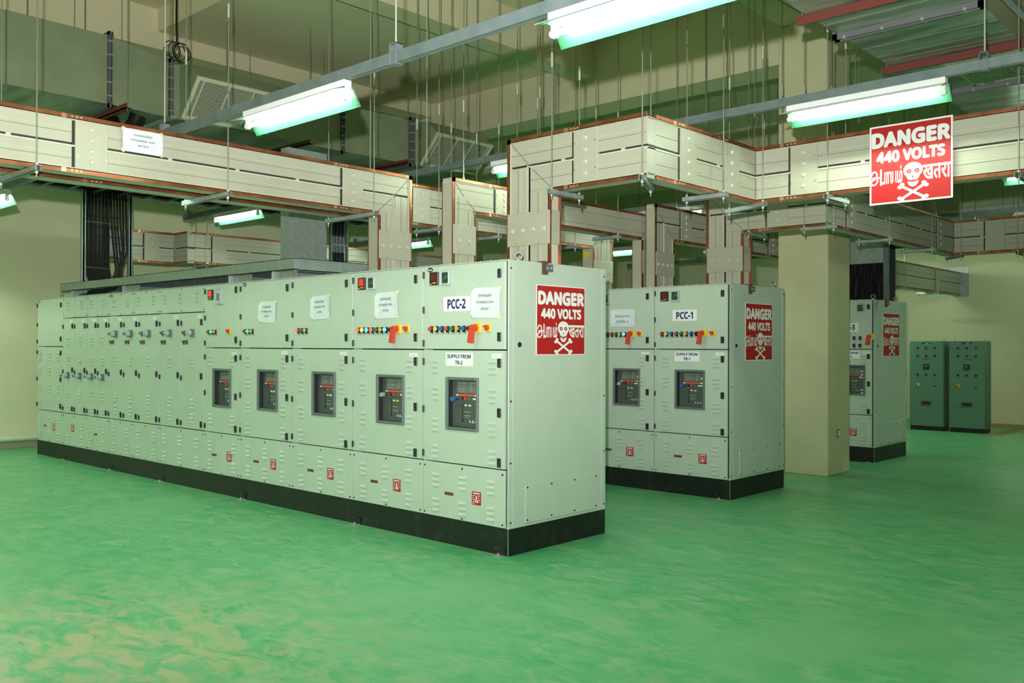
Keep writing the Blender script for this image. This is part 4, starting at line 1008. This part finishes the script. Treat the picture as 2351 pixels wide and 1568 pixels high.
MB().box(-7.7, -7.3, 3.6, 4.1, 2.1, 2.2, 'channel').box(-7.52, -7.48, 3.66, 3.70, 0, 2.1, 'channel').box(-7.52, -7.48, 4.0, 4.04, 0, 2.1, 'channel').build('stand', t, -t.location)
t = thing('cable_tray', 'galvanized cable tray lying above the left half of the front row on sheet stands', 'cable tray', (-6.5, .7, H))
MB().box(-9.65, -3.33, .20, .206, 2.515, 2.635, 'galv').box(-9.65, -3.33, .20, .24, 2.629, 2.635, 'galv').box(-9.65, -3.33, .20, .24, 2.515, 2.521, 'galv').build('side_rail', t, -t.location)
MB().box(-9.65, -3.33, 1.244, 1.25, 2.515, 2.635, 'galv').build('side_rail', t, -t.location)
MB().box(-3.336, -3.33, .206, 1.244, 2.515, 2.635, 'galv').box(-3.37, -3.33, .206, 1.244, 2.629, 2.635, 'galv').build('end_plate', t, -t.location)
mb = MB(); 
for k in range(30): mb.box(-9.6 + k * .212, -9.57 + k * .212, .206, 1.244, 2.522, 2.542, 'channel')
mb.build('rungs', t, -t.location)
for a, bb in ((-9.30, -8.86), (-7.54, -7.12), (-4.72, -4.30), (-3.80, -3.39)): MB().box(a, a + .006, .24, 1.2, 2.402, 2.515, 'galv').box(a, bb, .28, .286, 2.402, 2.515, 'galv').box(a - .02, a + .01, .235, .24, 2.402, 2.515, 'nut').build('stand', t, -t.location)
mb = MB()
for k in range(22): mb.tube([(-8.9 + random.uniform(-.1, .1), .5 + .025 * k, 2.56), (-7.6, .33 + .036 * k, 2.557), (-5.5, .34 + .036 * k, 2.556), (-4.0, .4 + .03 * k, 2.557)], .014, 'cable', 6)
o = mb.build('cables', t, -t.location); o['kind'] = 'stuff'
for k in range(9):
    x = -9.08 + k * .11
    c_ = MB().tube([(x + .14, .42, 2.56), (x + .10, .34, 2.50), (x + .02, .27, 2.45), (x - .02, .25, 2.403)], .013, 'blue' if k == 0 else 'cable', 7).build('cable', t, -t.location)
    MB().cyl((x - .02, .25, 2.402), (x - .02, .25, 2.43), .02, 'brass', 10).build('gland', c_)
tag(MB().tube([(-.9 - 2.46, .23, 2.51), (-3.365, .22, 2.47), (-3.35, .20, 2.43), (-3.32, .21, 2.405)], .008, 'copper_bright', 6).build('earth_link'), 'small bent copper link hanging at the corner of the cable tray', 'earth link')
tag(MB().box(-1.995, -1.945, 4.66, 4.72, 2.402, 3.06, 'galv').box(-2.01, -1.995, 4.66, 4.80, 2.402, 3.06, 'channel').build('slotted_upright'), 'slotted pale upright standing on the middle row behind the drops', 'upright')
t = thing('cable_riser', 'sheet-covered cable entry standing on the PCC-3 cubicle, black cables below its cover', 'cable riser', (-.55, 8.7, H))
MB().box(-1.0, -.20, 8.60, 8.606, 2.98, 3.62, 'galv').build('cover', t, -t.location)
MB().box(-.245, -.165, 8.58, 8.62, 2.402, 3.62, 'channel').build('side_rail', t, -t.location); MB().box(-1.05, -1.0, 8.58, 8.62, 2.402, 3.62, 'channel').build('side_rail', t, -t.location)
MB().box(-1.0, -.24, 9.05, 9.06, 2.402, 3.62, 'dark').build('back_sheet', t, -t.location)
for k in range(14):
    x = -.97 + k * .053; q = random.uniform(-.03, .03)
    MB().tube([(x + q, 8.78 + .03 * (k % 3), 3.5), (x + q * .3, 8.80, 2.9), (x - q, 8.75, 2.6), (x, 8.72, 2.402)], .021, 'cable', 7).build('cable', t, -t.location)

# ------------------------------------------------------------------ coil, green panels, small fixtures
t = thing('cable_coil', 'black cable hanging from the ceiling and ending in a loose coil', 'cable', (-6.1, .275, 5.33))
MB().tube([(-6.1, .275, ceil_z(-6.1, .3)), (-6.1, .272, 5.75), (-6.1, .275, 5.585)], .008, 'cable', 8).tube([(-6.105, .262, ceil_z(-6.1, .3)), (-6.104, .262, 5.8), (-6.103, .268, 5.585)], .006, 'cable', 8).build('lead', t, -t.location)
mb = MB()
for k, (ry, rz, dy) in enumerate(((.10, .125, .06), (.085, .115, .03), (.11, .12, .075), (.075, .12, -.04), (.10, .105, -.075))):
    mb.tube([(-6.1 + .012 * math.sin(i + k), .275 + dy + ry * math.sin(2 * math.pi * i / 20) * 1.0, 5.585 - rz + rz * math.cos(2 * math.pi * i / 20)) for i in range(20)], .006, 'cable', 6, True)
mb.build('coil', t, -t.location)
def green_panel(label, x0, x1, reds):
    Yp = 14.03; wd = x1 - x0
    t = thing('control_panel', label, 'control panel', (x0, Yp, 0), None, 'dark green control panels by the back wall')
    MB().box(0, wd, .03, .40, .085, 1.82, 'panel_green', .004).build('body', t)
    MB().box(.01, wd - .01, .03, .39, 0, .085, 'black').build('plinth', t)
    o = MB().box(.004, wd - .004, 0, .03, .09, 1.815, 'panel_green', .004).build('door', t)
    for i in range(3):
        for j, z in enumerate((1.68, 1.52, 1.14)):
            u = wd * (.25 + .25 * i); c_ = 'dull_red' if (i, j) in reds else 'dark'
            MB().box(-.02, .02, -.008, 0, -.02, .02, 'black').cyl((0, -.008, 0), (0, -.02, 0), .015, c_, 10).build('indicator_lamp', o, (u, 0, z))
    for k in range(6): pass
    MB().box(-.09, .09, -.003, 0, -.012, .012, 'dark').box(-.02, .05, -.004, -.003, -.014, -.004, 'white').build('name_plate', o, (wd * .5, 0, 1.775))
    MB().box(-.085, .085, -.002, 0, -.005, .005, 'dark').build('engraved_label', o, (wd * .52, 0, 1.455))
    MB().box(-.058, .058, -.014, 0, -.055, .055, 'dark', .004).box(-.03, .02, -.016, -.014, .01, .02, 'meter_frame').build('controller', o, (wd * .5, 0, 1.30))
    MB().box(-.03, .03, -.008, 0, -.025, .03, 'yellow').cyl((-.01, -.008, 0), (-.01, -.03, 0), .02, 'red', 12).build('emergency_stop', o, (wd * .25, 0, .925))
    MB().box(-.018, .018, -.006, 0, -.03, .03, 'dark').box(-.014, .014, -.008, -.006, .005, .018, 'white').build('key_switch', o, (wd * .75, 0, .925))
    MB().box(-.11, .11, -.010, 0, -.055, .055, 'breaker_frame', .004).box(-.09, .09, -.012, -.010, -.035, .035, 'dark').box(-.03, .03, -.015, -.012, .01, .03, 'black').build('cable_window', o, (wd * .5, 0, .56))
    for u in (.05, wd - .05): MB().ring((u, .2, 1.855), (.3, 1, 0), .025, .006, 'nut').build('lifting_eye', t)
green_panel('dark green control panel by the back wall, rightmost, its side facing the room', -.989, -.324, {(0, 0), (2, 0), (1, 1)})
green_panel('dark green control panel standing left of the one by the trench cover', -1.762, -1.096, {(1, 0), (2, 0), (0, 1)})
tag(MB().box(-1.95, .9, 15.75, 16.85, 0, .004, 'trench').build('trench_cover'), 'brown trench cover strip along the foot of the back wall', 'trench cover')
tag(MB().box(-.26, .0, 13.75, 15.72, 0, .004, 'trench').build('trench_cover'), 'narrow brown trench cover strip beside the dark green panels', 'trench cover')
MBs = MB().box(-.0535, -.047, 6.46, 6.535, .50, .595, 'dark').box(-.047, -.044, 6.472, 6.528, .51, .585, 'white')
tag(MBs.build('wall_socket'), 'small square socket low on the side of the concrete column', 'socket')
tag(MB().cyl((-11.04, -9, .16), (-11.04, 12, .16), .045, 'pipe', 12).build('pipe'), 'pale pipe running low along the left wall', 'pipe')
# single rods seen against the ceiling
for lab, x, y, z0, zc in (
    ('thin rod down to the far left end of the upper left air duct', -6.75, -1.30, 5.56, None),
    ('thin rod down to the upper left air duct just before its taper', -6.75, -.62, 5.56, None),
    ('short rod on the air duct between the first grille and the hanging lamp', -6.75, 1.35, 5.42, None),
    ('rod on the air duct right of the lit diagonal batten', -6.75, 3.0, 5.42, None),
    ('rod with bright coupling over the start of the slim duct arch', -1.58, 1.02, 3.36, 4.05),
    ('rod behind the slim duct arch, close to the small lit batten', -1.58, 2.15, 3.36, 4.30),
    ('paired rod behind the slim duct arch, right of the other', -1.72, 2.35, 3.36, 4.25),
    ('rod over the second duct between the two drops', -2.64, 1.85, 3.47, 4.15),
    ('rod over the hidden duct, above the rising leg of the large near duct', -1.36, 4.6, 3.46, 4.3),
    ('rod over the hidden duct, second above the large near duct', -1.36, 5.3, 3.46, 4.3),
    ('rod above the large near duct, left of its outer corner', -.2, 4.46, 3.52, 4.4),
    ('rod above the large near duct, over its first joint plate', .15, 4.46, 3.52, 4.6),
    ('rod above the duct corner in front of the column', .70, 4.55, 3.52, 4.5),
    ('rod left of the column top, behind the set-back duct leg', .70, 5.2, 3.52, 4.6),
    ('rod against the column top, nearer pair', .70, 6.0, 3.52, 4.9),
    ('rod against the column top, right-hand pair', .70, 7.0, 3.52, 5.0),
    ('rod in the dark gap right of the column', .70, 8.0, 3.52, None),
    ('far rod left of the DANGER board top', 1.0, 8.72, 3.52, None),
    ('far rod behind the DANGER board top edge', 1.5, 8.72, 3.52, None),
    ('far rod right of the DANGER board', 2.2, 8.72, 3.52, None),
): hrod(lab, x, y, z0, zc)
